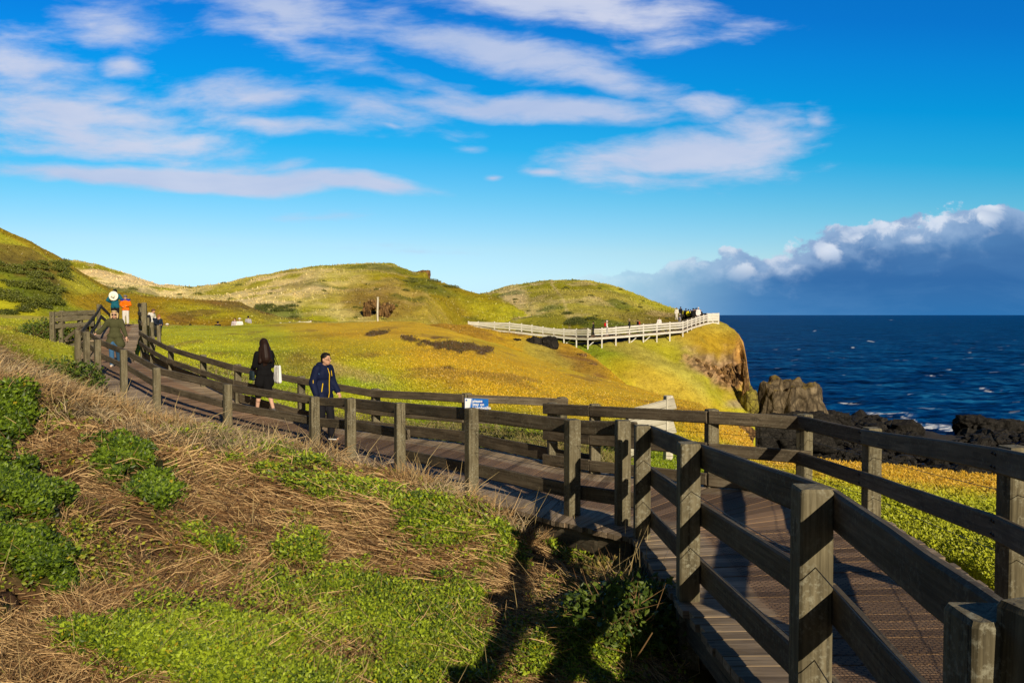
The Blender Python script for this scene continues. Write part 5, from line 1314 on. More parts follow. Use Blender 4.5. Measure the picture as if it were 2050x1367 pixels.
small(1276.5, 639, 668, 111.5, 180, 'walker in black with an orange red backpack on the far boardwalk', (.014, .014, .02), (.02, .02, .02), group=G3, pack=(.42, .06, .03))
small(1319.5, 635.5, 664, 114, -80, 'walker in a white jacket over dark clothes on the far boardwalk', (.72, .68, .66), (.05, .04, .06), group=G3)
small(1360, 631, 658, 119, 20, 'walker in a grey top near the bend of the far boardwalk', (.30, .30, .36), (.3, .26, .32), group=G3)
G4 = 'visitors gathered at the lookout on the headland'
for a in [(1354.5, 616, 641, 126, -90, 'visitor in a cream top with reddish hair, leftmost at the lookout', (.70, .66, .58), (.6, .56, .5), (.09, .03, .02)),
          (1362.5, 614, 640, 126, 120, 'tall visitor in black with white trousers at the lookout', (.012, .012, .014), (.65, .64, .62), (.012, .012, .012)),
          (1373, 617.5, 645, 125, 90, 'visitor in black next to the one in yellow at the lookout', (.014, .014, .018), (.014, .014, .018), (.012, .012, .012)),
          (1378, 619, 646, 124.5, 90, 'visitor in a bright yellow vest at the lookout', (.70, .62, .01), (.02, .02, .03), (.012, .012, .012)),
          (1382.5, 619.5, 645, 125.5, -60, 'visitor in a grey brown top between the yellow vest and the dark group', (.28, .24, .20), (.02, .02, .03), (.03, .02, .02)),
          (1387.5, 617, 648, 123.5, 90, 'visitor in black in front of the dark group at the lookout', (.010, .010, .012), (.012, .012, .012), (.012, .012, .012)),
          (1390.5, 618.5, 648, 124, -90, 'visitor in black with a bare tanned face amid the dark group', (.014, .012, .014), (.012, .012, .014), (.03, .02, .02)),
          (1393.5, 616.5, 647, 124.8, 80, 'taller visitor in dark grey behind the white capped one', (.03, .03, .035), (.014, .014, .014), (.012, .012, .012)),
          (1397.5, 615.5, 647, 123.8, -70, 'visitor in a white cap and white shirt at the lookout', (.74, .73, .72), (.25, .24, .26), None),
          (1402.5, 620, 646, 124.2, -120, 'visitor in black with light hair, rightmost at the lookout', (.016, .016, .018), (.014, .014, .016), (.22, .16, .10))]:
    px, hd_, ft, d, yaw, lab, tp, lg, hr = a
    small(px, hd_, ft, d, yaw, lab, tp, lg, hr, group=G4, hat=(.78, .78, .77) if hr is None else None, vox=.03)

# ---------------------------------------------------------------- far boardwalk on the headland
fx = [(938, 643.5, 649, 117, 652), (957.8, 644, 652.5, 116.5, 655), (990, 644.5, 658.5, 115.2, 664), (1020, 645, 661.5, 114, 668), (1044, 648, 663.5, 113.2, 671), (1065, 650.5, 666, 112.5, 673), (1087, 654, 668, 111.7, 675), (1109, 657, 670, 110.8, 681),
      (1129, 658, 672.5, 110, 688), (1154, 658.5, 674.5, 109, 693), (1177, 658, 675, 107.5, 692), (1205, 656.5, 673.5, 107, 690), (1233, 654, 671.5, 108.5, 687), (1260, 651.5, 669.5, 110, 684), (1288, 649, 667, 111.5, 681), (1315, 647, 665, 113, 675), (1341, 645, 662.5, 114.5, 673), (1367, 643.5, 660.5, 116, 669),
      (1376, 640.5, 656.5, 118, 661), (1384.5, 637.5, 653.5, 119.5, 658), (1393, 635, 651, 121, 655), (1401, 632.5, 648.5, 122.3, 652), (1408.5, 630.5, 646.5, 123.4, 650), (1417, 629, 644.5, 124.4, 649)]
ft_ = [(P(a, b, d), P(a, c, d), P(a, e, d)) for a, b, c, d, e in fx]
fo = ft_[9][1].copy()
fw = empty('boardwalk', fo, 'pale distant boardwalk on posts with white board railing, crossing the headland to the lookout', 'boardwalk')
W2 = 2.2
for i, (t, dkp, g_) in enumerate(ft_):
    post(fw, t - fo + Vector((0, 0, .05)), g_.z - .8 - fo.z, .17, M['white'], 0, ch=.01)
    if i and i % 2 == 0 and 8 <= i <= 16:
        p2 = dkp + Vector((0, W2, 0)) - fo; post(fw, p2 - Vector((0, 0, .1)), g_.z - .8 - fo.z, .17, M['rail'], 0, ch=.01)
acc_r = []
for i in range(len(ft_) - 1):
    (t0, k0, _), (t1, k1, _) = ft_[i], ft_[i + 1]
    for f, h in ((.06, .26), (.36, .20), (.64, .20)):
        off = Vector((0, -.11, 0))
        beam('rail', t0.lerp(k0, f) - Vector((0, 0, h / 2)) + off - fo, t1.lerp(k1, f) - Vector((0, 0, h / 2)) + off - fo, .05, h, M['white'], fw, seg=1)
    beam('bearer', k0 + Vector((0, -.10, -.24)) - fo, k1 + Vector((0, -.10, -.24)) - fo, .06, .26, M['white'], fw, seg=1)
# plain rail on the landward side
for i in range(8, len(ft_) - 1):
    (t0, k0, _), (t1, k1, _) = ft_[i], ft_[i + 1]
    if i % 1 == 0: post(fw, t0 + Vector((0, W2, 0)) - fo, k0.z - .3 - fo.z, .12, M['rail'], 0)
    beam('rail', t0 + Vector((0, W2 - .1, -.10)) - fo, t1 + Vector((0, W2 - .1, -.10)) - fo, .05, .16, M['rail'], fw, seg=1)
for i in (8, 10, 13, 14):
    k0 = ft_[i][1] - fo
    beam('brace', k0 + Vector((.2, .3, -1.1)), k0 + Vector((.95, .3, -.45)), .05, .12, M['white'], fw, seg=1)
# deck of the far walk
rg = []
for (t, kk, g_) in ft_: rg.append((Vector((kk.x, kk.y - .15, 0)), Vector((kk.x + .1, kk.y + W2, 0)), kk.z, kk.z))
planks('deck', rg, M['plank'], fw, fo, pitch=.3, thick=.08)
# lookout platform
k0 = P(1416, 646.5, 124.6)
lo = empty('lookout', k0, 'white railed lookout platform with slotted panels at the tip of the headland', 'platform')
a_, b_ = P(1415.5, 627, 124.6) - k0, P(1438.5, 626.5, 124.6) - k0
ht_ = a_.z
for q in (a_, P(1427, 626.7, 124.6) - k0, b_): post(lo, q, -1.5 if q is not b_ else -1.7, .20, M['white'], 0)
for i in range(2):
    pa, pb = (a_, P(1427, 626.7, 124.6) - k0) if i == 0 else (P(1427, 626.7, 124.6) - k0, b_)
    for z, h in ((.02, .40), (.66, .17), (1.00, .20)):
        beam('rail', pa + Vector((0, -.13, -z - h / 2)), pb + Vector((0, -.13, -z - h / 2)), .06, h, M['white'], lo, seg=1)
    for j in range(5):
        q = pa.lerp(pb, (j + .5) / 5); beam('slat', q + Vector((0, -.10, -1.15)), q + Vector((0, -.10, -.3)), .17, .04, M['white'], lo, seg=1, up=Vector((0, 1, 0)))
beam('bearer', Vector((0, -.1, -.02)), Vector((b_.x, -.1, -.02)), .08, .28, M['white'], lo); beam('bearer', Vector((.3, .1, -.42)), Vector((b_.x - .4, .1, -.42)), .08, .22, M['white'], lo)
planks('deck', [(Vector((k0.x, k0.y - .1, 0)), Vector((k0.x, k0.y + 2.6, 0)), k0.z + .12, k0.z + .12), (Vector((k0.x + b_.x, k0.y - .1, 0)), Vector((k0.x + b_.x, k0.y + 2.6, 0)), k0.z + .12, k0.z + .12)], M['plank'], lo, k0, pitch=.25)
# dark rear fence of the lookout
c0, c1 = P(1366, 628.5, 127.5), P(1415, 626.6, 127.2)
rf = empty('fence', c0 - Vector((0, 0, 1.2)), 'dark boarded fence behind the visitors at the lookout', 'fence')
for j in range(6): post(rf, c0.lerp(c1, j / 5) - rf.location, -.6, .16, M['rail'], 0)
m_dk = m_wood('dark_fence_wood', (.010, .010, .010), (.022, .021, .020), (.04, .037, .033))
for z in (.02, .27, .52, .77): beam('plank', c0 - rf.location + Vector((0, -.1, -z - .12)), c1 - rf.location + Vector((0, -.1, -z - .12)), .04, .235, m_dk, rf, seg=1)
# pale railing showing over the green crest at the left
hx = [(520, 653.5, 70), (545, 649, 71), (562, 647, 72), (580, 645.5, 73), (600, 644.3, 74), (622, 643.2, 75)]
h0 = P(562, 650, 72); hr = empty('fence', h0, 'thin pale railing of a distant walk just showing above the green crest', 'fence')
hp = [P(a, b, c) - h0 for a, b, c in hx]
for q in hp: post(hr, q + Vector((0, 0, .06)), -1.4, .14, M['pale'], 0)
for p_, q_ in zip(hp[:-1], hp[1:]):
    beam('rail', p_ + Vector((0, -.1, -.07)), q_ + Vector((0, -.1, -.07)), .05, .15, M['pale'], hr, seg=1); beam('rail', p_ + Vector((0, -.1, -.40)), q_ + Vector((0, -.1, -.40)), .05, .15, M['pale'], hr, seg=1)

# ---------------------------------------------------------------- rocks
def m_rock(name, dark, mid, light, sc=1.0, moss=None, vert=False):
    t = NT(name); pos = t.n('ShaderNodeNewGeometry').outputs['Position']; nr = t.n('ShaderNodeNewGeometry').outputs['Normal']
    pv = t.mapv(pos, (1, 1, .35)) if vert else pos
    n1 = t.noise(pos, .9 * sc, 7, .7, .8); n2 = t.noise(pv, 3.0 * sc, 6, .7)
    v = t.n('ShaderNodeTexVoronoi', feature='DISTANCE_TO_EDGE'); v.inputs['Scale'].default_value = .9 * sc; t.l(pv, v.inputs['Vector'])
    c = t.ramp(n1, [(.32, dark), (.52, mid), (.74, light)]); c = t.mix(1.0, c, t.ramp(n2, [(.3, (.5, .5, .5)), (.65, (1.25, 1.25, 1.25))]), 'MULTIPLY')
    cr = t.math('SUBTRACT', 1.0, t.math('MULTIPLY', v.outputs[0], 9, clamp=True)); c = t.mix(t.math('MULTIPLY', cr, .6), c, tuple(x * .4 for x in dark))
    if moss:
        sx = t.n('ShaderNodeSeparateXYZ'); t.l(nr, sx.inputs[0])
        mm = t.math('MULTIPLY', t.math('SUBTRACT', t.math('ADD', sx.outputs[2], t.math('MULTIPLY', n2, .4)), 1.0, clamp=True), 5, clamp=True); c = t.mix(t.math('MULTIPLY', mm, .8), c, moss)
    h = t.math('ADD', n1, t.math('MULTIPLY', n2, .4)); h = t.math('SUBTRACT', h, t.math('MULTIPLY', cr, .3))
    return t.done(t.bsdf(c, .85, .2, h, .9, .25 / sc))
M['basalt'] = m_rock('black_basalt', (.010, .009, .008), (.022, .020, .017), (.055, .048, .040), 1.6)
M['stack'] = m_rock('grey_stack_rock', (.045, .034, .021), (.145, .112, .068), (.31, .245, .15), .7, (.24, .17, .03), True)
M['redrock'] = m_rock('ochre_cliff_rock', (.035, .022, .012), (.24, .135, .05), (.46, .27, .09), 1.6, (.18, .15, .02), True)

def rock(name, px, pyb, d, w, h, dp, label, mat, seed, cat='rock', flat=.0, nz=.35, group=None, vert=0, yaw=0, sink=.15, tap=.17):
    """boulder or outcrop standing on the point seen at px, pyb; w wide, h tall, dp deep"""
    base = P(px, pyb, d); bm = bmesh.new(); bmesh.ops.create_icosphere(bm, subdivisions=5, radius=1)
    V = np.array([v.co[:] for v in bm.verts])
    th = np.arctan2(V[:, 1], V[:, 0]); zz = V[:, 2]
    if flat: 
        k_ = 1 / np.maximum(np.abs(zz), np.hypot(V[:, 0], V[:, 1])) ; V = V * (1 + (k_ - 1) * flat)[:, None]
    n = fbm(V[:, 0] * 1.5 + seed, V[:, 1] * 1.5 + V[:, 2] * 1.3, seed, 4) - .5; n2 = fbm(V[:, 0] * 5 + seed + V[:, 2], V[:, 1] * 5 + V[:, 2] * (2 if not vert else .6 if vert > .2 else 1.5), seed + 3, 4) - .5
    V = V * (1 + nz * n + nz * .75 * n2)[:, None]
    if vert: V[:, :2] *= (1 + vert * (vnoise(th * 5 + seed, zz * .6, seed + 5) - .5) * (1 - .3 * zz) )[:, None]; V[:, :2] *= (1.02 - tap * zz)[:, None]
    V[:, 0] *= w / 2; V[:, 1] *= dp / 2; V[:, 2] = (V[:, 2] + 1) * h / 2 * (1 + sink) - h * sink
    for v, c in zip(bm.verts, V): v.co = c
    me = bpy.data.meshes.new(name); bm.to_mesh(me); bm.free(); me.polygons.foreach_set('use_smooth', np.ones(len(me.polygons), bool))
    o = link(name, me, mat); o.location = base; o.rotation_euler = (0, 0, yaw)
    return tag(o, label, cat, group)
SEA = -22.0
rock('sea_stack', 1584, 905, 131, 11.2, 11.2, 9.0, 'tall flat topped grey sea stack with mossy cap standing in the shallows', M['stack'], 826, 'rock', .8, .46, None, .12, tap=.20)
rock('rock', 1590, 893, 119, 12.5, 4.6, 6, 'low black rock shelf at the foot of the sea stack', M['basalt'], 819, nz=.8, flat=.4)
rock('rock', 1668, 852, 140, 5.5, 2.4, 4, 'low black rock just right of the sea stack', M['basalt'], 820, nz=.8, flat=.3)
rock('rock', 1955, 868, 150, 6.2, 3.3, 6, 'rounded black rock at the right with a brown scar, left one of the two', M['basalt'], 821, nz=.8, flat=.3)
rock('rock', 2012, 876, 152, 9.2, 3.3, 6, 'broad black rock at the right edge of the sea', M['basalt'], 831, nz=.85, flat=.2)
rock('rock', 1520, 905, 118, 4.2, 5.0, 4, 'dark upright rock between the headland foot and the sea stack', M['basalt'], 841, nz=.5, flat=.5)
rock('rock', 1500, 830, 107.5, 2.4, 3.6, 3.5, 'small yellow topped knob at the foot of the cliff', m_rock('lichen_rock', (.10, .08, .03), (.24, .20, .04), (.36, .33, .04), 1.2), 851, nz=.4)
rock('rock', 1400, 880, 60, 1, 1, 1, '', M['basalt'], 1) if False else None
# outcrops on the hills
for i, (px, pb, w, h, lab) in enumerate([(735, 632, .8, 1.5, 'leftmost crag of the brown outcrop by the marker pole'), (746, 615, 1.3, .8, 'upper crag of the brown outcrop by the marker pole'), (770, 631, 1.2, 1.3, 'broadest crag of the brown outcrop, just right of the marker pole'), (783, 620, .8, .6, 'rightmost low crag of the brown outcrop by the marker pole'), (742, 638, 1.3, .8, 'dark boulder at the foot of the brown outcrop')]):
    rock('outcrop', px, pb, 99.5 + .3 * i, w, h, 1.4, lab, M['redrock'] if i != 4 else M['basalt'], 861 + i, 'rock', .3, 1.3, 'crags of the brown outcrop', vert=.2, sink=.3)
rock('outcrop', 848, 562, 149, 2.4, 1.8, 2.0, 'small sharp rocky point on the skyline right of the central hilltop', M['redrock'], 863, nz=.5, flat=.6)
for i, (px, pb, w, h, lab) in enumerate([(1070, 703, 1.7, 1.25, 'squat black rock in place of a dark cave mouth, left of a pair'), (1101, 701, 1.5, 1.2, 'black rock in place of a dark cave mouth, right of a pair'), (1032, 694, 1.0, .7, 'small black rock in the orange slope, highest of the row'), (1043, 703, 1.2, .6, 'low black rock slanting down the orange slope')]):  # the paired rocks are black shapes put where cave openings gape dark
    rock('rock', px, pb, 74.6 - i * .1, w, h, 1.0, lab, M['basalt'], 871 + i, 'rock', .5, .5, 'black rocks in the orange slope', sink=.3)
for i, (px, pb, d, w, h) in enumerate([(1165, 716, 74, .9, .4), (1184, 738, 71.5, 1.0, .5), (1004, 683, 75, .8, .35)]):
    rock('rock', px, pb, d, w, h, .7, ['weathered stone on the orange ridge edge, upper', 'weathered stone on the orange ridge edge, lower', 'flat brown stone near the top of the orange slope'][i], M['redrock'], 881 + i, 'rock', .3, .5, None, sink=.3)
for i, (px, pb, d, w, h, lab) in enumerate([(1493, 798, 107.2, .8, 2.6, 'ochre buttress low on the edge of the headland cliff'), (1490, 750, 110.6, .7, 1.8, 'ochre buttress high on the edge of the headland cliff')]):
    rock('crag', px, pb, d, w, h, 1.0, lab, M['redrock'], 891 + i, 'rock', .2, 1.0, None, vert=.3, sink=.3)
for i, (px, pb, w, h) in enumerate([(1396, 724, .9, .5), (1412, 735, 1.1, .6), (1428, 738, .8, .6), (1436, 750, 1.0, .8), (1450, 748, .9, .9), (1452, 765, .8, .9), (1464, 758, .9, 1.4), (1472, 775, .8, 1.2), (1478, 742, .7, 1.0), (1460, 735, .9, .6), (1420, 752, .7, .5)]):
    zz_ = np.abs(np.array([0])); q_ = None
    ex, ey = proj(EV[..., 0], EV[..., 1], EV[..., 2]); k_ = np.argmin(((ex - px) ** 2 + (ey - pb) ** 2)[:112].ravel()); dd_ = EV[:112, :, 1].ravel()[k_]
    rock('crag', px, pb + 2, dd_ + .25, w, h, .8, 'small broken crag in the rocky band across the headland face', M['redrock'], 911 + i, 'rock', .25, 1.1, 'small crags in the headland face', sink=.4)
rock('crag', 1470, 893, 52, 2.6, 1.5, 2.4, 'brown broken crag below the orange lip beneath the rails', M['redrock'], 905, 'rock', .4, .6)

# black boulder shore: nobody could count it
g = np.random.default_rng(77)
bm = bmesh.new(); bmesh.ops.create_icosphere(bm, subdivisions=2, radius=1); ico = np.array([v.co[:] for v in bm.verts]); icf = np.array([[v.index for v in f.verts] for f in bm.faces]); bm.free()
def boulders(n, pxr, dr, zf, sr, seed):
    g = np.random.default_rng(seed); px = g.uniform(*pxr, n); d = np.exp(g.uniform(np.log(dr[0]), np.log(dr[1]), n)); z = zf(px, d)
    keep = ~np.isnan(z); px = px[keep]; d = d[keep]; z = z[keep]; n = len(px); x = xd(px, d, z); s = g.uniform(*sr, n) * (1 + 1.2 * (g.random(n) > .93))
    nz = 1 + .5 * (g.random((n, len(ico))) - .5); sc = g.uniform(.6, 1.35, (n, 1, 3)) * np.array((1.1, 1.1, .75))
    a = g.uniform(0, 6.28, n); V = ico[None] * nz[..., None] * sc; ca, sa = np.cos(a)[:, None], np.sin(a)[:, None]
    V = np.stack([V[..., 0] * ca - V[..., 1] * sa, V[..., 0] * sa + V[..., 1] * ca, V[..., 2]], -1) * s[:, None, None] + np.stack([x, d, z], -1)[:, None]
    return V.reshape(-1, 3), (icf[None] + (np.arange(n) * len(ico))[:, None, None]).reshape(-1, 3)
shore = lambda px: np.interp(px, [1480, 1560, 1640, 1700, 1800, 1850, 1905, 1950, 2060, 2400], [128, 140, 176, 172, 166, 140, 137, 150, 150, 146])
def zf(px, d):
    u = (d - 60) / (shore(px) - 60); z = np.interp(u, [-.5, 0, .6, .85, 1.0, 1.1], [-20.0, -20.2, -20.4, -20.5, -21.9, -23])
    z = z + 1.2 * (fbm(px / 60, d / 9, 905, 3) - .5)
    return np.where((u > 1.03), np.nan, z)
v1, q1 = boulders(6500, (1470, 2400), (46, 178), zf, (.28, .75), 906)
v2, q2 = boulders(900, (1480, 2400), (95, 178), lambda px, d: np.where(d > shore(px) * .86, zf(px, d) + .2, np.nan), (.45, 1.1), 907)
V = np.concatenate([v1, v2]); Q = np.concatenate([q1, q2 + len(v1)])
bo = npmesh('boulder_shore', V, Q, M['basalt'], None, False, n=3); tag(bo, 'black basalt boulders along the shore', None, kind='stuff')

# ---------------------------------------------------------------- sea
sx_ = np.arange(-700, 3300, 4.5); ds = np.concatenate([np.exp(np.linspace(np.log(80), np.log(900), 420)), np.exp(np.linspace(np.log(900), np.log(42000), 70))[1:]])
DD, PX = np.meshgrid(ds, sx_, indexing='ij'); SXx = (PX - CX) / F * (DD * cp - SEA * sp); 
wv = lambda x, y, s, seed: fbm(x / s + .15 * y / s, y / s * 1.0, seed, 3) - .5
hgt = .9 * wv(SXx * .5, DD, 6.0, 951) + .55 * wv(SXx * .6, DD, 2.4, 952) + .8 * wv(SXx * .35, DD, 17, 953)
fadew = np.clip(1.2 - DD / 700, 0, 1)
SZ = SEA + hgt * 1.9 * fadew
ppx, ppy = proj(SXx, DD, np.full_like(DD, SEA))
fo_n = fbm(SXx * .35, DD * .5, 961, 4)
foam = np.zeros_like(DD)
for (cx, cy, rx, ry, a) in [(1772, 829, 40, 3, .08), (1862, 853, 46, 4.5, .05), (1905, 858, 26, 3, .0), (1826, 845, 26, 3, .5), (1655, 836, 14, 3, 0), (1700, 808, 18, 2, .1), (1512, 822, 8, 6, 0)]:
    foam = np.maximum(foam, blot(ppx, ppy, cx, cy, rx, ry, a, .5, 962, .7, .05))
foam = foam * sstep(.44, .56, fbm(SXx * .7, DD * 1.1, 964, 4))
for (cx, cy, rx, ry) in [(1742, 683, 6, 1.2), (1708, 696, 4, 1), (1855, 751, 4, 1.2), (1866, 752, 4, 1.2), (1980, 780, 10, 2.2), (1968, 776, 5, 1.6), (1690, 750, 3, 1), (1600, 700, 3, .8), (1940, 705, 4, .8), (1630, 662, 3, .6), (1785, 641, 4, .5), (1900, 740, 5, 1), (1560, 745, 4, 1), (1820, 790, 5, 1.2)]:
    foam = np.maximum(foam, .8 * blot(ppx, ppy, cx, cy, rx * .8, ry * .55, .15, .5, 963, .9, .25))
foam = np.maximum(foam, .25 * sstep(.76, .82, fbm(SXx * .12, DD * .25, 971, 4)) * sstep(.55, .62, fo_n) * (DD < 900))
t = NT('sea_water'); at = t.attr('foam').outputs['Fac']; pos = t.n('ShaderNodeNewGeometry').outputs['Position']
nb1 = t.noise(t.mapv(pos, (.16, .50, .5)), 1.0, 5, .6); nb2 = t.noise(t.mapv(pos, (.030, .085, .05)), 1.0, 4, .55); nb3 = t.noise(t.mapv(pos, (1.2, 2.6, 1)), 1.0, 3, .6)
c = t.ramp(t.math('ADD', t.math('MULTIPLY', nb1, .6), t.math('MULTIPLY', nb2, .4)), [(.40, (0, .007, .036)), (.46, (0, .026, .125)), (.525, (.0005, .056, .215)), (.61, (.010, .14, .34))])
hzn = t.attr('far').outputs['Fac']; c = t.mix(hzn, c, (0, .055, .225)); c = t.mix(at, c, (.80, .84, .88))
hb = t.math('ADD', nb1, t.math('MULTIPLY', nb3, .3))
sea_m = t.done(t.bsdf(c, .5, .008, hb, .9, .6))
sea = npmesh('sea', np.stack([SXx, DD, SZ], -1).reshape(-1, 3), grid_quads(*DD.shape), sea_m, None, True, {'foam': foam.ravel(), 'far': (np.clip((DD - 1500) / 9000, 0, 1) ** .7).ravel()}); tag(sea, kind='structure')

# ---------------------------------------------------------------- sky, sun, camera
w = bpy.data.worlds.new('World'); SC.world = w; w.use_nodes = True
nt = w.node_tree; nt.nodes.clear()
class WT(NT):
    def __init__(s): s.t = nt
T = WT(); out = T.n('ShaderNodeOutputWorld'); bg = T.n('ShaderNodeBackground'); T.l(bg.outputs[0], out.inputs[0]); STR = .10; bg.inputs[1].default_value = STR
sky = T.n('ShaderNodeTexSky', sky_type='NISHITA', sun_disc=False); el = math.atan2(.47, math.hypot(.4, 1.0)); sky.sun_elevation = el; sky.sun_rotation = math.atan2(.40, -1.0); sky.altitude = 0; sky.air_density = 1.0; sky.dust_density = .3; sky.ozone_density = 2.0
tc = T.n('ShaderNodeTexCoord'); sep = T.n('ShaderNodeSeparateXYZ'); T.l(tc.outputs['Generated'], sep.inputs[0])
yy = T.math('MAXIMUM', sep.outputs[1], .08); u = T.math('DIVIDE', sep.outputs[0], yy); v = T.math('DIVIDE', sep.outputs[2], yy)
front = T.math('MULTIPLY', T.math('SUBTRACT', sep.outputs[1], .10), 6, clamp=True)
elv = T.math('ARCSINE', sep.outputs[2])
vt = T.math('DIVIDE', T.math('ADD', v, T.math('MULTIPLY', u, .030)), 0.42, clamp=True)
tint = T.ramp(vt, [(0.0072, (0.3665, 0.5624, 0.9419)), (0.0431, (0.3346, 0.4905, 0.8004)), (0.1005, (0.3629, 0.4905, 0.6809)), (0.1864, (0.3607, 0.4807, 0.5866)), (0.3291, (0.1914, 0.4683, 0.577)), (0.4712, (0.0395, 0.4426, 0.6093)), (0.6128, (0.006, 0.4086, 0.6466)), (0.7539, (0.0073, 0.3665, 0.6829)), (0.8663, (0.0083, 0.3191, 0.6766))])
ff = T.math('MULTIPLY', T.math('SUBTRACT', sep.outputs[1], .40), 4, clamp=True)
tint = T.mix(ff, (.10, .105, .115), tint)
base_sky = T.mix(1.0, T.mix(1.0, sky.outputs[0], (2.0, 2.0, 2.0), 'MULTIPLY'), tint, 'MULTIPLY')

uv = T.n('ShaderNodeCombineXYZ'); T.l(u, uv.inputs[0]); T.l(v, uv.inputs[1]); UV = uv.outputs[0]
def uvp(px, py): a, b = ray(px, py); return a, b
wn = T.n('ShaderNodeTexNoise'); wn.inputs['Scale'].default_value = 3.0; wn.inputs['Detail'].default_value = 3; T.l(UV, wn.inputs['Vector'])
wo = T.n('ShaderNodeVectorMath', operation='SUBTRACT'); T.l(wn.outputs['Color'], wo.inputs[0]); wo.inputs[1].default_value = (.5, .5, .5)
ws = T.n('ShaderNodeVectorMath', operation='SCALE'); T.l(wo.outputs[0], ws.inputs[0]); ws.inputs['Scale'].default_value = .075
wu = T.n('ShaderNodeVectorMath', operation='ADD'); T.l(UV, wu.inputs[0]); T.l(ws.outputs[0], wu.inputs[1]); WUV = wu.outputs[0]
nA = T.noise(T.mapv(WUV, (4.2, 17, 1)), 1.0, 8, .58); nB = T.noise(T.mapv(WUV, (15, 52, 1), (3, 7, 0)), 1.0, 6, .6); nL = T.noise(T.mapv(WUV, (2.2, 6, 1), (8, 1, 0)), 1.0, 4, .5)
def ell(cx, cy, rx, ry, ang, st, vec=None):
    a, b = uvp(cx, cy); m_ = T.n('ShaderNodeMapping', vector_type='TEXTURE'); m_.inputs['Location'].default_value = (a, b, 0); m_.inputs['Rotation'].default_value = (0, 0, -ang); m_.inputs['Scale'].default_value = (rx / F, ry / F, 1)
    T.l(vec or WUV, m_.inputs['Vector']); ln = T.n('ShaderNodeVectorMath', operation='LENGTH'); T.l(m_.outputs[0], ln.inputs[0])
    return T.math('MULTIPLY', T.math('SUBTRACT', 1.0, ln.outputs['Value']), st)
E = [(50, 130, 190, 90, .1, .75), (240, 60, 150, 70, .15, .75), (255, 128, 75, 45, 0, .7), (560, 25, 260, 85, .22, .85), (820, 70, 170, 45, .25, .55), (985, 106, 360, 52, .16, 1.15), (1200, 162, 220, 36, .17, .9), (1140, 20, 420, 62, .06, .95), (1330, 100, 110, 22, -.12, .5),
     (1080, 218, 420, 34, .05, 1.25), (1410, 218, 110, 36, -.1, .8), (1360, 300, 330, 56, -.10, 1.25), (1520, 255, 130, 50, -.1, .9), (1290, 345, 200, 42, 0, .6), (1650, 238, 36, 30, 0, .42), (1500, 60, 120, 30, .0, .4),
     (50, 160, 220, 70, .2, .6), (600, 105, 240, 40, .3, .4), (120, 215, 340, 60, .10, .95), (560, 252, 260, 28, .12, .6), (850, 180, 200, 26, .15, .4), (240, 190, 200, 60, .1, .5), (160, 262, 420, 60, .10, .85), (500, 195, 260, 52, .07, .85), (700, 215, 240, 52, .15, .55), (150, 290, 360, 40, .02, .6), (380, 353, 540, 30, .045, 1.5), (720, 370, 200, 22, .06, 1.1), (480, 335, 260, 22, -.02, .5), (300, 300, 250, 30, .05, .45),
     (975, 348, 34, 9, .05, .8), (1080, 341, 66, 13, .05, .8), (780, 256, 40, 9, .1, .5), (690, 432, 140, 14, .0, .35), (640, 492, 260, 14, .0, .32), (930, 290, 40, 8, 0, .35), (830, 500, 120, 8, 0, .3), (1420, 335, 200, 30, .0, .5)]
mx = None
for e in E:
    k_ = ell(*e); mx = k_ if mx is None else T.math('MAXIMUM', mx, k_)
dn = T.math('ADD', mx, T.math('MULTIPLY', T.math('SUBTRACT', T.math('ADD', T.math('MULTIPLY', nA, .62), T.math('MULTIPLY', nB, .38)), .5), 2.5))
ss = T.n('ShaderNodeMapRange', interpolation_type='SMOOTHSTEP'); T.l(dn, ss.inputs[0]); ss.inputs[1].default_value = .02; ss.inputs[2].default_value = .84
dens = T.math('MULTIPLY', T.math('MULTIPLY', ss.outputs[0], .93), front)
K = 1 / STR
ccol = T.mix(T.math('MULTIPLY', T.math('SUBTRACT', T.math('ADD', T.math('MULTIPLY', nA, .5), T.math('MULTIPLY', nL, .5)), .34), 3.2, clamp=True), tuple(c * K for c in (.42, .53, .78)), tuple(c * K for c in (.64, .68, .83)))
c1 = T.mix(dens, base_sky, ccol)
# bank of heavy cloud low over the sea at the right
topl = T.n('ShaderNodeFloatCurve'); 
us = T.n('ShaderNodeMapRange'); T.l(u, us.inputs[0]); us.inputs[1].default_value = uvp(1000, 600)[0]; us.inputs[2].default_value = uvp(2400, 600)[0]; us.inputs[3].default_value = 0; us.inputs[4].default_value = 1
cvp = [(0, 560), (.07, 556), (.18, 540), (.30, 515), (.34, 500), (.42, 494), (.48, 468), (.53, 450), (.60, 430), (.68, 416), (.75, 400), (1.0, 360)]
cv = topl.mapping.curves[0]
while len(cv.points) > 2: cv.points.remove(cv.points[-1])
def vv(py): return uvp(1025, py)[1] * 5
cv.points[0].location = (0, vv(cvp[0][1])); cv.points[1].location = (1, vv(cvp[-1][1]))
for x_, y_ in cvp[1:-1]: cv.points.new(x_, vv(y_))
topl.mapping.update(); T.l(us.outputs[0], topl.inputs['Value']); topl.inputs['Factor'].default_value = 1
topv = T.math('DIVIDE', topl.outputs[0], 5)
nC = T.noise(T.mapv(UV, (26, 34, 1), (2, 5, 0)), 1.0, 8, .6); nD = T.noise(T.mapv(UV, (9, 12, 1), (5, 2, 0)), 1.0, 4, .5)
vo = T.n('ShaderNodeTexVoronoi', feature='SMOOTH_F1'); vo.inputs['Scale'].default_value = 1.0; vo.inputs['Smoothness'].default_value = .35; T.l(T.mapv(WUV, (24, 34, 1)), vo.inputs['Vector']); puff = vo.outputs['Distance']
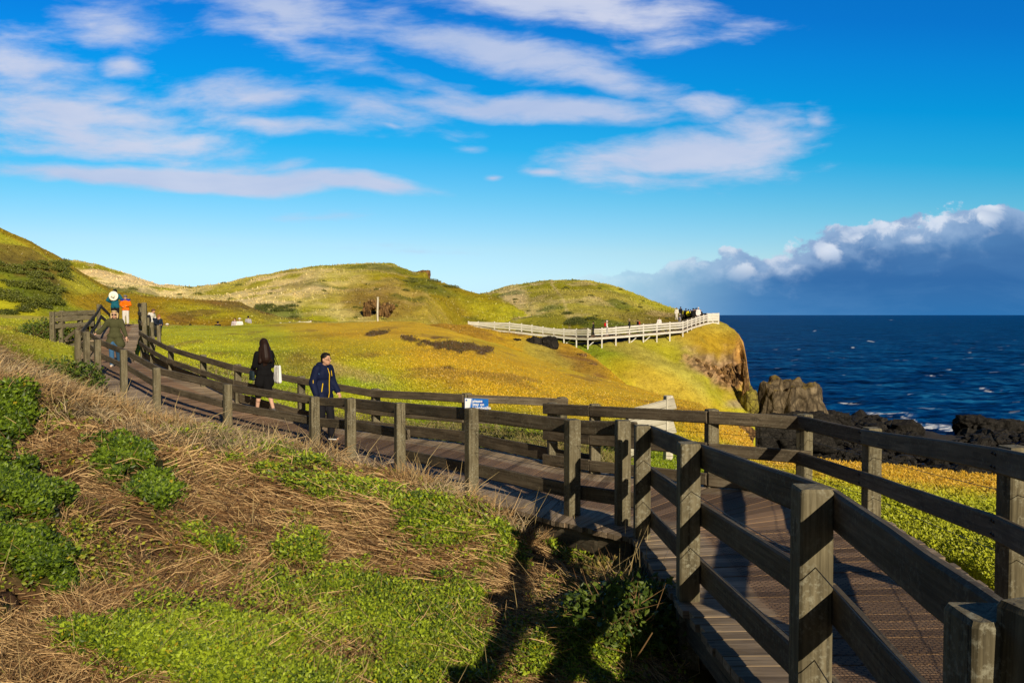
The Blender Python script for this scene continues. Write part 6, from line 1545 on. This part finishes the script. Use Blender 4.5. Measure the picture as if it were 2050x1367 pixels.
below = T.math('ADD', T.math('SUBTRACT', topv, v), T.math('ADD', T.math('ADD', T.math('MULTIPLY', T.math('SUBTRACT', nD, .5), .050), T.math('MULTIPLY', T.math('SUBTRACT', nC, .5), .045)), T.math('MULTIPLY', T.math('SUBTRACT', .45, puff), .024)))
bm_ = T.n('ShaderNodeMapRange', interpolation_type='SMOOTHSTEP'); T.l(below, bm_.inputs[0]); bm_.inputs[1].default_value = -.001; bm_.inputs[2].default_value = .0045
lf = T.n('ShaderNodeMapRange', interpolation_type='SMOOTHSTEP'); T.l(u, lf.inputs[0]); lf.inputs[1].default_value = uvp(1010, 600)[0]; lf.inputs[2].default_value = uvp(1560, 600)[0]; lf.inputs[3].default_value = .0; lf.inputs[4].default_value = .95
bank_d = T.math('MULTIPLY', T.math('MULTIPLY', bm_.outputs[0], lf.outputs[0]), front)
# sunlit heads only near the upper rim
rim = T.n('ShaderNodeMapRange', interpolation_type='SMOOTHSTEP'); T.l(below, rim.inputs[0]); rim.inputs[1].default_value = .030; rim.inputs[2].default_value = .002
nE = T.noise(T.mapv(UV, (26, 36, 1), (1, 9, 0)), 1.0, 8, .62, .4)
pf = T.n('ShaderNodeMapRange', interpolation_type='SMOOTHSTEP'); T.l(T.math('ADD', T.math('MULTIPLY', nE, .6), T.math('MULTIPLY', T.math('SUBTRACT', 1.0, puff), .4)), pf.inputs[0]); pf.inputs[1].default_value = .44; pf.inputs[2].default_value = .60
lit = T.math('MULTIPLY', T.math('MULTIPLY', rim.outputs[0], pf.outputs[0]), .8)
spots = None
for e in [(1482, 506, 80, 60, .3, .75), (1870, 446, 170, 46, .08, 1.4), (1662, 490, 90, 40, -.2, .7), (1890, 424, 70, 34, 0, 1.2), (2000, 420, 70, 30, 0, .8), (1570, 484, 80, 24, -.2, .9), (1760, 470, 110, 26, -.1, 1.0), (1660, 462, 60, 22, 0, .8)]:
    k_ = ell(*e); spots = k_ if spots is None else T.math('MAXIMUM', spots, k_)
spots = T.math('MAXIMUM', spots, 0.0)
lit = T.math('MAXIMUM', lit, T.math('MULTIPLY', T.math('MULTIPLY', spots, 1.7, clamp=True), T.math('ADD', T.math('MULTIPLY', pf.outputs[0], 1.15), -.12)), clamp=True)
gv = T.n('ShaderNodeMapRange'); T.l(v, gv.inputs[0]); gv.inputs[1].default_value = 0; gv.inputs[2].default_value = .14
dark = T.ramp(gv.outputs[0], [(0, tuple(c * K for c in (.010, .150, .42))), (.30, tuple(c * K for c in (.012, .120, .37))), (.62, tuple(c * K for c in (.05, .16, .40))), (1, tuple(c * K for c in (.14, .27, .52)))])
hz = T.n('ShaderNodeMapRange', interpolation_type='SMOOTHSTEP'); T.l(u, hz.inputs[0]); hz.inputs[1].default_value = uvp(1150, 600)[0]; hz.inputs[2].default_value = uvp(1700, 600)[0]
dark = T.mix(hz.outputs[0], T.mix(.45, dark, tuple(c * K for c in (.18, .50, .85))), dark)
dark = T.mix(T.math('MULTIPLY', T.math('SUBTRACT', nA, .44, clamp=True), 3.2, clamp=True), dark, T.mix(.3, dark, tuple(c * K for c in (.14, .34, .64))))
up = T.n('ShaderNodeMapRange', interpolation_type='SMOOTHSTEP'); T.l(T.math('ADD', below, T.math('MULTIPLY', T.math('SUBTRACT', nC, .5), .03)), up.inputs[0]); up.inputs[1].default_value = .050; up.inputs[2].default_value = .0
dark = T.mix(T.math('MULTIPLY', up.outputs[0], .8), dark, tuple(c * K for c in (.33, .47, .70)))
bcol = T.mix(lit, dark, T.mix(nC, tuple(c * K for c in (.48, .60, .82)), tuple(c * K for c in (.92, .92, .94))))
c2 = T.mix(bank_d, c1, bcol)
T.l(c2, bg.inputs[0])

sd = bpy.data.lights.new('sun', 'SUN'); sd.energy = 5.0; sd.angle = R(.5); sd.color = (1.0, .86, .66)
so = bpy.data.objects.new('sun', sd); COL.objects.link(so)
so.rotation_euler = Vector((.40, -1.0, .47)).to_track_quat('Z', 'Y').to_euler(); so.location = (8, -20, 10)
cam = bpy.data.cameras.new('camera'); cam.sensor_fit = 'HORIZONTAL'; cam.sensor_width = 36; cam.lens = F / 2050 * 36; cam.clip_start = .05; cam.clip_end = 80000
co = bpy.data.objects.new('camera', cam); COL.objects.link(co); co.location = (0, 0, 0); co.rotation_euler = (math.pi / 2 - PITCH, 0, 0); SC.camera = co
SC.render.engine = 'CYCLES'; SC.view_settings.view_transform = 'Standard'; SC.view_settings.look = 'None'; SC.view_settings.exposure = 0; SC.view_settings.gamma = 1
SC.cycles.max_bounces = 6; SC.cycles.diffuse_bounces = 3; SC.cycles.glossy_bounces = 2; SC.cycles.transmission_bounces = 3; SC.cycles.use_denoising = True
try: SC.cycles.denoiser = 'OPENIMAGEDENOISE'
except Exception: pass
